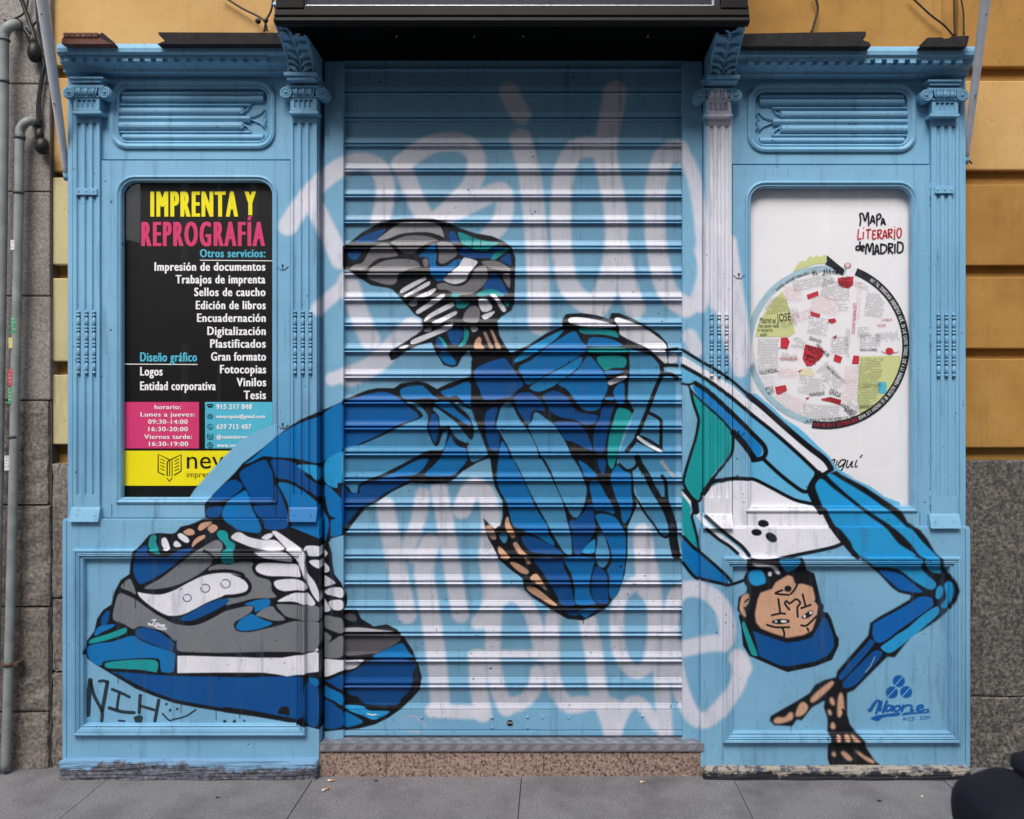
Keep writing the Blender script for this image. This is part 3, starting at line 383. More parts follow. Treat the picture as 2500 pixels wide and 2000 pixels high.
def plaster(name, stops, stain):
    m, n, l, b = new_mat(name); p = pos(n); t = nnoise(n, l, 1.9, 9, p, .74)
    col = ramp(n, l, t.outputs[0], stops).outputs[0]
    t2 = nnoise(n, l, 1, 7, stretch(n, l, p, 9, 9, 1.5), .7); sm = ramp(n, l, t2.outputs[0], [(.55, (0,0,0,1)), (.8, (.55,.55,.55,1))]).outputs[0]
    col = mixc(n, l, sm, col, stain)
    sp_ = nnoise(n, l, 60, 3, p); sm2 = ramp(n, l, sp_.outputs[0], [(.7, (0,0,0,1)), (.76, (.7,.7,.7,1))]).outputs[0]
    col = mixc(n, l, sm2, col, tuple(c*.45 for c in stain[:3])+(1,))
    l.new(col, b.inputs['Base Color']); b.inputs['Roughness'].default_value = .85
    t3 = nnoise(n, l, 110, 6, p, .7); bump(n, l, b, t3.outputs[0], .5, .004); return m
MT['ochre'] = plaster('ochre_plaster', [(.28, srgb(142, 100, 42)), (.5, srgb(166, 122, 58)), (.72, srgb(180, 140, 78))], srgb(104, 76, 40))
MT['ochre2'] = plaster('pale_ochre_plaster', [(.3, srgb(184, 142, 84)), (.7, srgb(202, 164, 108))], srgb(136, 100, 58))
MT['cream'] = plaster('cream_plaster', [(.3, srgb(188, 174, 130)), (.7, srgb(204, 192, 150))], srgb(132, 118, 84))
def granite(name, stops, scale=70, bm=.5, dirt=srgb(40,38,38), amt=.5, big=2.4):
    m, n, l, b = new_mat(name); p = pos(n)
    v = nnoise(n, l, scale, 7, p, .75); col = ramp(n, l, v.outputs[0], stops).outputs[0]
    t2 = nnoise(n, l, big, 6, p, .65); sm = ramp(n, l, t2.outputs[0], [(.45, (0,0,0,1)), (.8, (amt,amt,amt,1))]).outputs[0]
    col = mixc(n, l, sm, col, dirt)
    l.new(col, b.inputs['Base Color']); b.inputs['Roughness'].default_value = .8
    t3 = nnoise(n, l, scale*.8, 8, p, .7); bump(n, l, b, t3.outputs[0], bm, .006); return m
MT['granite'] = granite('grey_granite', [(.34, srgb(96,92,90)), (.5, srgb(136,131,127)), (.64, srgb(164,158,152))], 95, .3, srgb(70,64,60), .45)
MT['mortar'] = flat_mat('joint_mortar', srgb(92, 88, 84), .9)
MT['rough'] = granite('rough_granite', [(.36, srgb(72,67,64)), (.5, srgb(122,115,109)), (.64, srgb(156,149,141))], 60, .7, srgb(58,51,46), .6)
MT['plinth'] = granite('dark_granite', [(.38, srgb(46,45,46)), (.5, srgb(92,88,84)), (.62, srgb(140,134,128))], 75, .8, srgb(46,42,36), .6)
MT['pink'] = granite('pink_granite', [(.40, srgb(50,43,41)), (.47, srgb(142,119,107)), (.62, srgb(184,160,146))], 85, .12, srgb(70,60,58), .4)
MT['slab'] = granite('pavement_stone', [(.34, srgb(94,93,96)), (.5, srgb(122,121,124)), (.68, srgb(146,144,145))], 120, .3, srgb(66,63,66), .8, 3.4)
MT['asphalt'] = granite('asphalt', [(.34, srgb(50,50,52)), (.66, srgb(86,86,88))], 90, .4)
def footstone(name, blue):
    m, n, l, b = new_mat(name); p = pos(n); v = nnoise(n, l, 45, 7, p, .75)
    col = ramp(n, l, v.outputs[0], [(.36, srgb(40,42,50)), (.52, srgb(92,94,106)), (.66, srgb(134,134,142))]).outputs[0]
    sx = n.new('ShaderNodeSeparateXYZ'); l.new(p, sx.inputs[0])
    d = nnoise(n, l, 9, 7, p, .7)
    h = math_(n, l, 'ADD', sx.outputs[2], math_(n, l, 'MULTIPLY', math_(n, l, 'SUBTRACT', d.outputs[0], .5), .16))
    cr = nnoise(n, l, 24, 7, p, .7)
    if not blue:
        col = mixc(n, l, ramp(n, l, cr.outputs[0], [(.45, (0,0,0,1)), (.50, (1,1,1,1))]).outputs[0], col, srgb(166,158,146))
        col = mixc(n, l, ramp(n, l, math_(n, l, 'ADD', h, math_(n,l,'MULTIPLY',sx.outputs[2],0)), [(.022, (1,1,1,1)), (.034, (0,0,0,1))]).outputs[0], col, srgb(30,33,42))
    col = mixc(n, l, ramp(n, l, h, [(.052 if blue else .066, (0,0,0,1)), (.066 if blue else .074, (1,1,1,1))]).outputs[0], col, srgb(118,160,196))
    l.new(col, b.inputs['Base Color']); b.inputs['Roughness'].default_value = .85; bump(n, l, b, cr.outputs[0], .7, .01); return m
MT['foot_blue'] = footstone('peeling_kerbstone', True); MT['foot_bare'] = footstone('flaking_kerbstone', False)
def tread():
    m, n, l, b = new_mat('tread_plate'); p = pos(n); sx = n.new('ShaderNodeSeparateXYZ'); l.new(p, sx.inputs[0])
    b.inputs['Metallic'].default_value = .3; b.inputs['Roughness'].default_value = .45
    zy = math_(n, l, 'SUBTRACT', sx.outputs[2], sx.outputs[1])
    s_ = math_(n, l, 'SUBTRACT', math_(n, l, 'ADD', sx.outputs[0], 20), math_(n, l, 'MULTIPLY', zy, .75))
    cell = math_(n, l, 'FRACT', math_(n, l, 'DIVIDE', s_, .0645)); ln = math_(n, l, 'ABSOLUTE', math_(n, l, 'SUBTRACT', math_(n, l, 'FRACT', math_(n, l, 'DIVIDE', s_, .0081)), .5))
    row = math_(n, l, 'FRACT', math_(n, l, 'DIVIDE', math_(n, l, 'ADD', zy, .0225), .034))
    k = math_(n, l, 'MULTIPLY', math_(n, l, 'LESS_THAN', cell, .5), math_(n, l, 'MULTIPLY', math_(n, l, 'LESS_THAN', ln, .2), math_(n, l, 'LESS_THAN', row, .62)))
    t = nnoise(n, l, 25, 6, p); col = ramp(n, l, t.outputs[0], [(.3, srgb(112,112,118)), (.7, srgb(140,140,147))]).outputs[0]
    col = mixc(n, l, k, col, srgb(188, 188, 194)); l.new(col, b.inputs['Base Color']); bump(n, l, b, math_(n, l, 'ADD', k, math_(n, l, 'MULTIPLY', t.outputs[0], .2)), .6, .002); return m
MT['tread'] = tread()
MT['bar'] = flat_mat('tread_ridge', srgb(200,200,206), .3, .1, 20, 0, .5, .7)
def glass_mat():
    m, n, l, b = new_mat('painted_glass'); t = mural_nodes(n, l); p = pos(n)
    nz = nnoise(n, l, 8, 6, p); al = math_(n, l, 'MULTIPLY', t.outputs[1], ramp(n, l, nz.outputs[0], [(.3, (.93,)*3+(1,)), (.6, (1,1,1,1))]).outputs[0])
    l.new(t.outputs[0], b.inputs['Base Color']); b.inputs['Roughness'].default_value = .3
    tr = n.new('ShaderNodeBsdfTransparent'); gl = n.new('ShaderNodeBsdfGlossy'); gl.inputs['Roughness'].default_value = .015
    ge = n.new('ShaderNodeNewGeometry'); dt = n.new('ShaderNodeVectorMath'); dt.operation = 'DOT_PRODUCT'; l.new(ge.outputs['Normal'], dt.inputs[0]); l.new(ge.outputs['Incoming'], dt.inputs[1])
    fr = math_(n, l, 'ADD', .045, math_(n, l, 'MULTIPLY', .9, math_(n, l, 'POWER', math_(n, l, 'SUBTRACT', 1, math_(n, l, 'ABSOLUTE', dt.outputs['Value'])), 5)))
    mx = n.new('ShaderNodeMixShader'); l.new(fr, mx.inputs[0]); l.new(tr.outputs[0], mx.inputs[1]); l.new(gl.outputs[0], mx.inputs[2])
    m2 = n.new('ShaderNodeMixShader'); l.new(al, m2.inputs[0]); l.new(mx.outputs[0], m2.inputs[1]); l.new(b.outputs[0], m2.inputs[2])
    l.new(m2.outputs[0], n['Material Output'].inputs[0]); return m
MT['glass'] = glass_mat()
m_, n_, l_, b_ = new_mat('dark_window'); b_.inputs['Base Color'].default_value = srgb(30, 34, 40); b_.inputs['Roughness'].default_value = .1; MT['win'] = m_
MT['seat'] = flat_mat('dark_seat_cover', srgb(20, 23, 34), .75, .2, 60, .3, .25)
MT['body'] = flat_mat('dark_scooter_paint', srgb(24, 27, 36), .3, .1)
MT['tyre'] = flat_mat('tyre_rubber', srgb(22, 22, 23), .8, .1)
MT['chrome'] = flat_mat('brushed_steel', srgb(150,150,155), .3, .05, 20, 0, .5, .9)
MT['lens'] = flat_mat('red_lens', srgb(120, 16, 20), .2, .05)
MT['butt_w'] = flat_mat('cigarette_paper', srgb(220, 216, 208), .8, .05); MT['butt_o'] = flat_mat('cigarette_filter', srgb(200, 134, 60), .8, .1)
MT['oppo'] = flat_mat('street_facade_plaster', srgb(112, 98, 86), .9, .12, 2); MT['oppo2'] = flat_mat('street_facade_brick', srgb(92, 68, 58), .9, .15, 3)
for k, c in dict(st_green=(70,150,110), st_red=(196,70,84), st_white=(214,214,216), st_yel=(206,190,110)).items(): MT[k] = poster_mat(k, c, .5)

# ------------------------------------------------------------------ object helpers
ORG = {}
def root(name, loc, label, cat, group=None):
    o = bpy.data.objects.new(name, None); COL.objects.link(o); o.location = loc; o.empty_display_size = .1
    ORG[o.name] = Vector(loc); o['label'] = label; o['category'] = cat
    if group: o['group'] = group
    return o
def obj(name, bm, mats, parent=None, uvy=None, smooth=False, label=None, cat=None, group=None, kind=None, fix=True, punch=None):
    if fix: bmesh.ops.recalc_face_normals(bm, faces=bm.faces)
    if parent is not None: org = ORG[parent.name]
    else:
        xs = [v.co for v in bm.verts]; org = Vector(((min(c.x for c in xs)+max(c.x for c in xs))/2, (min(c.y for c in xs)+max(c.y for c in xs))/2, min(c.z for c in xs)))
        if kind == 'structure': org = Vector((0, 0, 0))
    if uvy is not None:
        lay = bm.loops.layers.uv.new('paint'); s = S(uvy)
        for fc in bm.faces:
            for lp in fc.loops:
                c = lp.vert.co; lp[lay].uv = ((CX + c.x/s)/TW, 1 - (CY - (c.z-CAMZ)/s)/TH)
    if punch is not None:
        lay = bm.loops.layers.uv.new('punch')
        for fc in bm.faces:
            k = 1.0 if fc.index in punch or fc in punch else 0.0
            for lp in fc.loops: lp[lay].uv = (k, 0)
    for v in bm.verts: v.co -= org
    me = bpy.data.meshes.new(name); bm.to_mesh(me); bm.free()
    for m in (mats if isinstance(mats, (list, tuple)) else [mats]): me.materials.append(MT[m] if isinstance(m, str) else m)
    if smooth:
        for p_ in me.polygons: p_.use_smooth = True
    o = bpy.data.objects.new(name, me); COL.objects.link(o)
    if parent is not None: o.parent = parent
    else: o.location = org
    ORG[o.name] = org
    if label: o['label'] = label
    if cat: o['category'] = cat
    if group: o['group'] = group
    if kind: o['kind'] = kind
    return o
def nb(): return bmesh.new()
def box(bm, x0, x1, y0, y1, z0, z1, bev=0, mi=0):
    vs_ = [bm.verts.new((x, y, z)) for x in (x0, x1) for y in (y0, y1) for z in (z0, z1)]
    fs = [bm.faces.new([vs_[i] for i in t]) for t in ((0,1,3,2),(4,6,7,5),(0,4,5,1),(2,3,7,6),(0,2,6,4),(1,5,7,3))]
    for f_ in fs: f_.material_index = mi
    if bev:
        es = list({e for f_ in fs for e in f_.edges})
        r = bmesh.ops.bevel(bm, geom=es, offset=bev, segments=2, profile=.6, affect='EDGES')
        for f_ in r['faces']: f_.material_index = mi
def pb(bm, u0, v0, u1, v1, yf, yb, bev=0, mi=0):
    box(bm, X(u0, yf), X(u1, yf), yf, yb, Z(v1, yf), Z(v0, yf), bev, mi)
def poly(bm, pts, mi=0):
    f_ = bm.faces.new([bm.verts.new(p_) for p_ in pts]); f_.material_index = mi; return f_
def tube(bm, pts, r, n=8, mi=0, cap=True):
    pts = [Vector(p_) for p_ in pts]; rings = []; rs = r if isinstance(r, (list, tuple)) else [r]*len(pts); a = None
    for i, p_ in enumerate(pts):
        t = (pts[min(i+1, len(pts)-1)] - pts[max(i-1, 0)]).normalized()
        if a is None: a = t.orthogonal().normalized()
        else: a = (a - t*a.dot(t)).normalized()
        b = t.cross(a)
        rings.append([bm.verts.new(p_ + (a*math.cos(2*math.pi*k/n) + b*math.sin(2*math.pi*k/n))*rs[i]) for k in range(n)])
    for i in range(len(rings)-1):
        for k in range(n):
            f_ = bm.faces.new((rings[i][k], rings[i][(k+1) % n], rings[i+1][(k+1) % n], rings[i+1][k])); f_.material_index = mi; f_.smooth = True
    if cap:
        for rg in (rings[0], rings[-1]): bm.faces.new(rg).material_index = mi
def ball(bm, c, rx, ry, rz, mi=0, seg=10):
    r = bmesh.ops.create_uvsphere(bm, u_segments=seg, v_segments=max(6, seg-2), radius=1)
    for v in r['verts']: v.co = Vector((c[0]+v.co.x*rx, c[1]+v.co.y*ry, c[2]+v.co.z*rz))
    for f_ in {f_ for v in r['verts'] for f_ in v.link_faces}: f_.material_index = mi; f_.smooth = True
def cyl_y(bm, c, r, y0, y1, n=20, mi=0):
    a = [bm.verts.new((c[0]+r*math.cos(2*math.pi*k/n), y0, c[1]+r*math.sin(2*math.pi*k/n))) for k in range(n)]
    b = [bm.verts.new((v.co.x, y1, v.co.z)) for v in a]
    bm.faces.new(a).material_index = mi; bm.faces.new(b).material_index = mi
    for k in range(n): bm.faces.new((a[k], a[(k+1) % n], b[(k+1) % n], b[k])).material_index = mi
def extr_x(bm, prof, x0, x1, mi=0, closed=True):   # prof: (y, z)
    a = [bm.verts.new((x0, y, z)) for y, z in prof]; b = [bm.verts.new((x1, y, z)) for y, z in prof]; n = len(prof)
    fs = []
    for k in range(n if closed else n-1): fs.append(bm.faces.new((a[k], a[(k+1) % n], b[(k+1) % n], b[k]))); fs[-1].material_index = mi
    if closed: bm.faces.new(a).material_index = mi; bm.faces.new(b).material_index = mi
    return fs
def rrect(u0, v0, u1, v1, rt, rb=None, n=6):
    rb = rt if rb is None else rb; out = []
    for cx_, cy_, r, a0 in ((u1-rt, v0+rt, rt, -90), (u1-rb, v1-rb, rb, 0), (u0+rb, v1-rb, rb, 90), (u0+rt, v0+rt, rt, 180)):
        if r <= .5: out.append((cx_, cy_)); continue
        for k in range(n+1):
            a = R_(a0 + 90*k/n); out.append((cx_ + r*math.cos(a), cy_ + r*math.sin(a)))
    return out
def sweep(bm, path, prof, yref=0.0, mi=0):     # closed path in survey px; prof: (inset px, depth)
    n = len(path); loops = []
    nrm = []
    for i in range(n):
        p0, p1, p2 = (np.array(path[i-1]), np.array(path[i]), np.array(path[(i+1) % n]))
        d1 = (p1-p0)/max(1e-6, np.hypot(*(p1-p0))); d2 = (p2-p1)/max(1e-6, np.hypot(*(p2-p1)))
        n1 = np.array((-d1[1], d1[0])); n2 = np.array((-d2[1], d2[0])); b = n1+n2; b /= max(1e-6, np.hypot(*b))
        nrm.append(b/max(.35, b.dot(n1)))
    for ins, y in prof:
        loops.append([bm.verts.new((X(path[i][0]+nrm[i][0]*ins, yref), y, Z(path[i][1]+nrm[i][1]*ins, yref))) for i in range(n)])
    for a, b in zip(loops, loops[1:]):
        for k in range(n): bm.faces.new((a[k], a[(k+1) % n], b[(k+1) % n], b[k])).material_index = mi
def plate(bm, outer, holes, yf, yb, mi=0):     # board with openings: front sheet plus inner and outer edges
    es = []; rims = []
    for lp in [outer] + holes:
        vs_ = [bm.verts.new((X(u, yf), yf, Z(v, yf))) for u, v in lp]
        es += [bm.edges.new((vs_[k], vs_[(k+1) % len(vs_)])) for k in range(len(vs_))]; rims.append(vs_)
    bmesh.ops.triangle_fill(bm, use_beauty=True, use_dissolve=False, edges=es)
    for vs_ in rims:
        bk_ = [bm.verts.new((v.co.x, yb, v.co.z)) for v in vs_]
        for k in range(len(vs_)): bm.faces.new((vs_[k], vs_[(k+1) % len(vs_)], bk_[(k+1) % len(vs_)], bk_[k]))
    for f_ in bm.faces: f_.material_index = mi
_capH = [None]
def text_geo(s, off=0.0, shear=0.0, spc=1.0):
    cu = bpy.data.curves.new('lettering', 'FONT'); cu.body = s; cu.size = 1; cu.offset = off; cu.shear = shear; cu.space_character = spc; cu.resolution_u = 3; cu.fill_mode = 'FRONT'
    o = bpy.data.objects.new('lettering', cu); COL.objects.link(o)
    dg = bpy.context.evaluated_depsgraph_get(); ev = o.evaluated_get(dg); me = ev.to_mesh()
    vs_ = [v.co.copy() for v in me.vertices]; fs = [tuple(p_.vertices) for p_ in me.polygons]
    ev.to_mesh_clear(); bpy.data.objects.remove(o); bpy.data.curves.remove(cu)
    return vs_, fs
def text(bm, s, u0, u1, vbase, capv, y, mi, off=.0, shear=0, fat=0.0, fn=None, spc=1.0):
    """lettering fitted between u0 and u1, baseline vbase, capital height capv (survey px); fat thickens the uprights"""
    if off not in _caps:
        vh, _ = text_geo('H', off); _caps[off] = max(v.y for v in vh)
    vs_, fs = text_geo(s, off, shear, spc)
    if not vs_: return
    x0 = min(v.x for v in vs_); x1 = max(v.x for v in vs_); kx = (u1-u0-2*fat)/(x1-x0); kz = capv/_caps[off]
    n = 1 if fat == 0 else max(3, 2*int(fat/1.1)+1)
    for i in range(n):
        d = 0 if n == 1 else -fat + 2*fat*i/(n-1); yy = y - .00006*i; nv = []
        for v in vs_:
            u, w = u0 + fat + d + (v.x-x0)*kx, vbase - v.y*kz
            if fn: u, w = fn(u, w)
            nv.append(bm.verts.new((X(u, yy), yy, Z(w, yy))))
        for t in fs:
            try: bm.faces.new([nv[j] for j in t]).material_index = mi
            except ValueError: pass
_caps = {}
def ppoly(bm, pts, y, mi): return poly(bm, [P(u, v, y) for u, v in pts], mi)
def ribbon(bm, pts, w, y, mi, smooth=True):
    p_ = crom(pts, False, 4) if smooth and len(pts) > 2 else np.array(pts, float)
    L_, R2 = [], []
    for i in range(len(p_)):
        d = p_[min(i+1, len(p_)-1)] - p_[max(i-1, 0)]; d = d/max(1e-6, np.hypot(*d)); nn = np.array((-d[1], d[0]))*w/2
        L_.append(bm.verts.new(P(*(p_[i]+nn), y))); R2.append(bm.verts.new(P(*(p_[i]-nn), y)))
    for i in range(len(p_)-1): bm.faces.new((L_[i], L_[i+1], R2[i+1], R2[i])).material_index = mi
# ------------------------------------------------------------------ ground
GV = 1905
bm = nb(); s_ = 60
poly(bm, [(-s_, -s_, -.13), (s_, -s_, -.13), (s_, s_, -.13), (-s_, s_, -.13)]); obj('ground', bm, 'asphalt', kind='structure')
bm = nb()
box(bm, -8, 8, -3.05, .5, -.12, -.012, 0, 1)
xj = [X(u, -.13) for u in (237, 750, 1271, 1801)]
w_ = (xj[3]-xj[0])/3; xs = [xj[0]-w_*k for k in range(6, 0, -1)] + xj + [xj[3]+w_*k for k in range(1, 7)]
ys = [-3.05, -2.5, -1.75, -1.0, .12]
for a, b in zip(xs, xs[1:]):
    for c, d in zip(ys, ys[1:]):
        e = random.uniform(-.0012, .0012); box(bm, a+.0016, b-.0016, c+.0016, d-.0016, -.011, e, .0015, 0)
obj('pavement', bm, ['slab', 'gap'], kind='structure')

# ------------------------------------------------------------------ the house wall behind the shopfront
WY = .09
W = root('ochre_building', (0, .3, 0), 'ochre plastered house wall with rusticated blocks above a dark granite plinth', 'building')
bm = nb(); box(bm, X(125, WY), 4.6, WY+.035, .9, 0, 5.2); obj('wall', bm, 'ochre', W)
rows = [(-300, 163), (197, 415), (450, 648), (676, 851), (876, 1093)]
for i, (a, b) in enumerate(rows):
    bm = nb(); pb(bm, 2340, a, 2420+760, b, WY, WY+.034, .006); obj('stone_course', bm, 'ochre2' if i in (1,) else 'ochre', W, label='pale worn block course right of the shop' if i == 1 else None)
rows = [(433, 646), (679, 882), (915, 1085)]
for a, b in rows:
    bm = nb(); pb(bm, 122, a, 240, b, WY-.012, WY+.034, .006); obj('stone_course', bm, 'cream', W, label='cream painted block at the left edge')
bm = nb(); pb(bm, 122, -300, 700, 160, WY-.004, WY+.034, .006); obj('stone_course', bm, 'ochre2', W)
bm = nb(); pb(bm, 122, 190, 240, 418, WY-.006, WY+.034, .006); obj('stone_course', bm, 'ochre2', W)
bm = nb(); pb(bm, 660, -300, 2300, 140, WY-.002, WY+.033, .004); obj('upper_wall', bm, 'ochre', W)
bm = nb(); x1_ = X(2340, WY-.02)
pb(bm, 2340, 1124, 2950, 1700, WY-.03, WY+.03, .008); pb(bm, 2340, 1702, 2950, 1960, WY-.03, WY+.03, .008)
bmesh.ops.subdivide_edges(bm, edges=[e for e in bm.edges if e.calc_length() > .2], cuts=14, use_grid_fill=True)
for v in bm.verts: v.co.y += random.uniform(-.002, .002)
obj('plinth', bm, 'plinth', W)
def rough_block(bm, u0, v0, u1, v1, y, dep, amp, cuts=9, mi=0):
    n0 = len(bm.verts); b2 = nb(); box(b2, X(u0, y), X(u1, y), y, y+dep, Z(v1, y), Z(v0, y), .012)
    bmesh.ops.subdivide_edges(b2, edges=[e for e in b2.edges if e.calc_length() > .03], cuts=cuts, use_grid_fill=True)
    for v in b2.verts:
        h = math.sin(v.co.x*61+v.co.z*37)*.5+math.sin(v.co.x*23-v.co.z*71)*.5
        v.co += Vector((random.uniform(-1, 1)*amp*.5, (random.uniform(-1, 1)*.6+h)*amp, random.uniform(-1, 1)*amp*.5))
    me = bpy.data.meshes.new('t'); b2.to_mesh(me); b2.free(); bm.from_mesh(me); bpy.data.meshes.remove(me)
for a, b in ((1132, 1460), (1463, 1640), (1643, 1905)):
    bm = nb(); rough_block(bm, 126, a, 200, b, WY-.03, .09, .004); obj('rubble_stone', bm, 'rough', W)
# neighbour house, left
NW = root('granite_building', (X(20), .3, 0), 'grey granite ashlar house front at the left edge with drainpipes', 'building')
yy = .055
for a, b, c in ((-400, 203.5, 'granite'), (205.5, 467, 'granite'), (469, 721.5, 'granite'), (724, 976, 'granite')):
    bm = nb(); pb(bm, -900, a, 121+random.uniform(-2, 3), b, yy, yy+.3, .006)
    obj('ashlar_block', bm, c, NW)
for a, b, u in ((979, 1232, 117), (1235, 1480, 121), (1483, 1738, 118), (1741, 1905, 117)):
    bm = nb(); rough_block(bm, -500, a, u, b, yy-.005, .3, .004, 8); obj('rough_block', bm, 'rough', NW)
bm = nb(); pb(bm, -900, -380, 126, 1900, yy+.012, yy+.3); obj('mortar_bed', bm, 'mortar', NW)

# ------------------------------------------------------------------ shopfront bays
def flute_shaft(bm, u0, u1, fl, v0, v1, va, vb, yf, yb, ups=()):
    """pilaster board with three half-round grooves between va and vb"""
    w = 5.2
    def section(grooves):
        pts = [(u0, yf)]
        if grooves:
            for c in fl:
                for k in range(7):
                    a = math.pi*k/6; pts.append((c - w*math.cos(a), yf + .009*math.sin(a)))
        pts.append((u1, yf)); return pts
    def seg(pts, va_, vb_):
        a = [bm.verts.new((X(u, yf), y, Z(va_, yf))) for u, y in pts]; b = [bm.verts.new((X(u, yf), y, Z(vb_, yf))) for u, y in pts]
        for k in range(len(pts)-1): bm.faces.new((a[k], a[k+1], b[k+1], b[k]))
    seg(section(0), v0, va); seg(section(1), va, vb); seg(section(0), vb, v1)
    # groove ends
    for c in fl:
        for v in (va, vb):
            pts = [(c - w*math.cos(math.pi*k/6), yf + .009*math.sin(math.pi*k/6)) for k in range(7)]
            bm.faces.new([bm.verts.new((X(u, yf), y, Z(v, yf))) for u, y in pts])
    for u in (u0, u1):
        bm.faces.new([bm.verts.new(p_) for p_ in ((X(u, yf), yf, Z(v0, yf)), (X(u, yf), yf, Z(v1, yf)), (X(u, yf), yb, Z(v1, yf)), (X(u, yf), yb, Z(v0, yf)))])
def capital(parent, uc, v0, half, y, uvy):
    """scrolled capital: abacus, two volutes, egg band, fluted neck, ring"""
    bm = nb(); h = half
    pb(bm, uc-h-5, v0, uc+h+5, v0+5, y-.030, .0, .002); pb(bm, uc-h, v0+5.5, uc+h, v0+14, y-.022, .0, .002)
    pb(bm, uc-h-6, v0+20, uc+h+6, v0+28, y-.016, .0, .003)
    for sg in (-1, 1):
        c = (uc+sg*(h+8), v0+38)
        x, z = X(c[0], y-.02), Z(c[1], y-.02); k = S(y-.02)
        cyl_y(bm, (x, z), 15.5*k, y-.014, .0, 22)
        sp_ = []
        for i in range(40):
            a = i/39*2.3*2*math.pi; r = (14.5-11*i/39)*k
            sp_.append((x - sg*r*math.sin(a+.3), y-.016, z + r*math.cos(a+.3)))
        tube(bm, sp_, .0042, 6); ball(bm, (x, y-.017, z), .0065, .008, .0065)
    for i in (-1, 0, 1):
        ball(bm, (X(uc+i*17, y-.012), y-.006, Z(v0+37, y-.012)), .0125, .018, .019)
        for dd in (-8.5, 8.5): tube(bm, [P(uc+i*17+dd, v0+28, y-.018), P(uc+i*17+dd*.9, v0+38, y-.02), P(uc+i*17+dd*.5, v0+49, y-.012)], .003, 6)
    pb(bm, uc-h+4, v0+46, uc+h-4, v0+50, y-.012, .0, .002)
    obj('capital', bm, 'wood', parent, uvy)
    bm = nb(); hh = h-4
    flute_shaft(bm, uc-hh, uc+hh, [uc-18, uc-6, uc+6, uc+18], v0+50, v0+83, v0+56, v0+76, y-.006, .0)
    pb(bm, uc-hh-4, v0+83, uc+hh+4, v0+91, y-.016, .0, .004)
    obj('neck_block', bm, 'wood', parent, uvy)
def cornice(parent, u0, u1, v, dent, miter, top=1):
    """moulded cornice, mitred at its outer end (miter = -1 left, 1 right)"""
    prof = [(0, -.118), (3, -.126), (10, -.130), (20, -.128), (27, -.118), (30, -.100), (32, -.097), (45, -.092), (48, -.084), (54, -.066), (60, -.054), (64, -.050), (68, -.050), (72, -.040), (74, -.018), (78, -.012), (82, 0)]
    bm = nb(); A_, B_, C_ = [], [], []
    for dv, y in prof:
        zz = Z(v+dv, y); k = y/-.130
        if miter < 0: xe = X(u0, 0)*(1-k) + X(u0-27, -.13)*k; xi = X(u1, -.05)
        else: xe = X(u1, 0)*(1-k) + X(u1+32, -.13)*k; xi = X(u0, -.05)
        A_.append(bm.verts.new((xe, .08, zz))); B_.append(bm.verts.new((xe, y, zz))); C_.append(bm.verts.new((xi, y, zz)))
    for i in range(len(prof)-1):
        for a, b in ((A_, B_), (B_, C_)): bm.faces.new((a[i], b[i], b[i+1], a[i+1]))
    D_ = bm.verts.new((C_[0].co.x, .08, C_[0].co.z)); bm.faces.new((A_[0], B_[0], C_[0], D_))
    xr_ = (C_[0].co.x, B_[0].co.x)
    o = obj('cornice', bm, 'wood', parent, -.1)
    if dent:
        bm = nb(); xa, xb = sorted(xr_); xa += .05 if miter > 0 else .02; xb -= .02 if miter > 0 else .05; k = 0
        zt, zm, zb_ = Z(v+31, -.1), Z(v+35, -.1), Z(v+44, -.1); yd = -.118 if miter > 0 else -.108; xs_ = []
        while xa + k*.047 + .047 < xb: xs_ += [xa + k*.047, xa + k*.047 + .025]; k += 1
        R0 = [bm.verts.new((x, yd, zt)) for x in xs_]; R1 = [bm.verts.new((x, yd, zm)) for x in xs_]; R2 = [bm.verts.new((x, yd, zb_)) for x in xs_]
        for i in range(len(xs_)-1):
            bm.faces.new((R0[i], R0[i+1], R1[i+1], R1[i]))
            if i % 2 == 0: bm.faces.new((R1[i], R1[i+1], R2[i+1], R2[i]))
        bm.normal_update()
        for v_ in [v_ for v_ in bm.verts if not v_.link_faces]: bm.verts.remove(v_)
        if bm.faces[:][0].normal.y > 0: bmesh.ops.reverse_faces(bm, faces=bm.faces[:])
        ex = bmesh.ops.extrude_face_region(bm, geom=bm.faces[:]); 
        for v_ in [g_ for g_ in ex['geom'] if isinstance(g_, bmesh.types.BMVert)]: v_.co.y += .022
        obj('dentil_band', bm, 'wood', o, -.1)
    return o
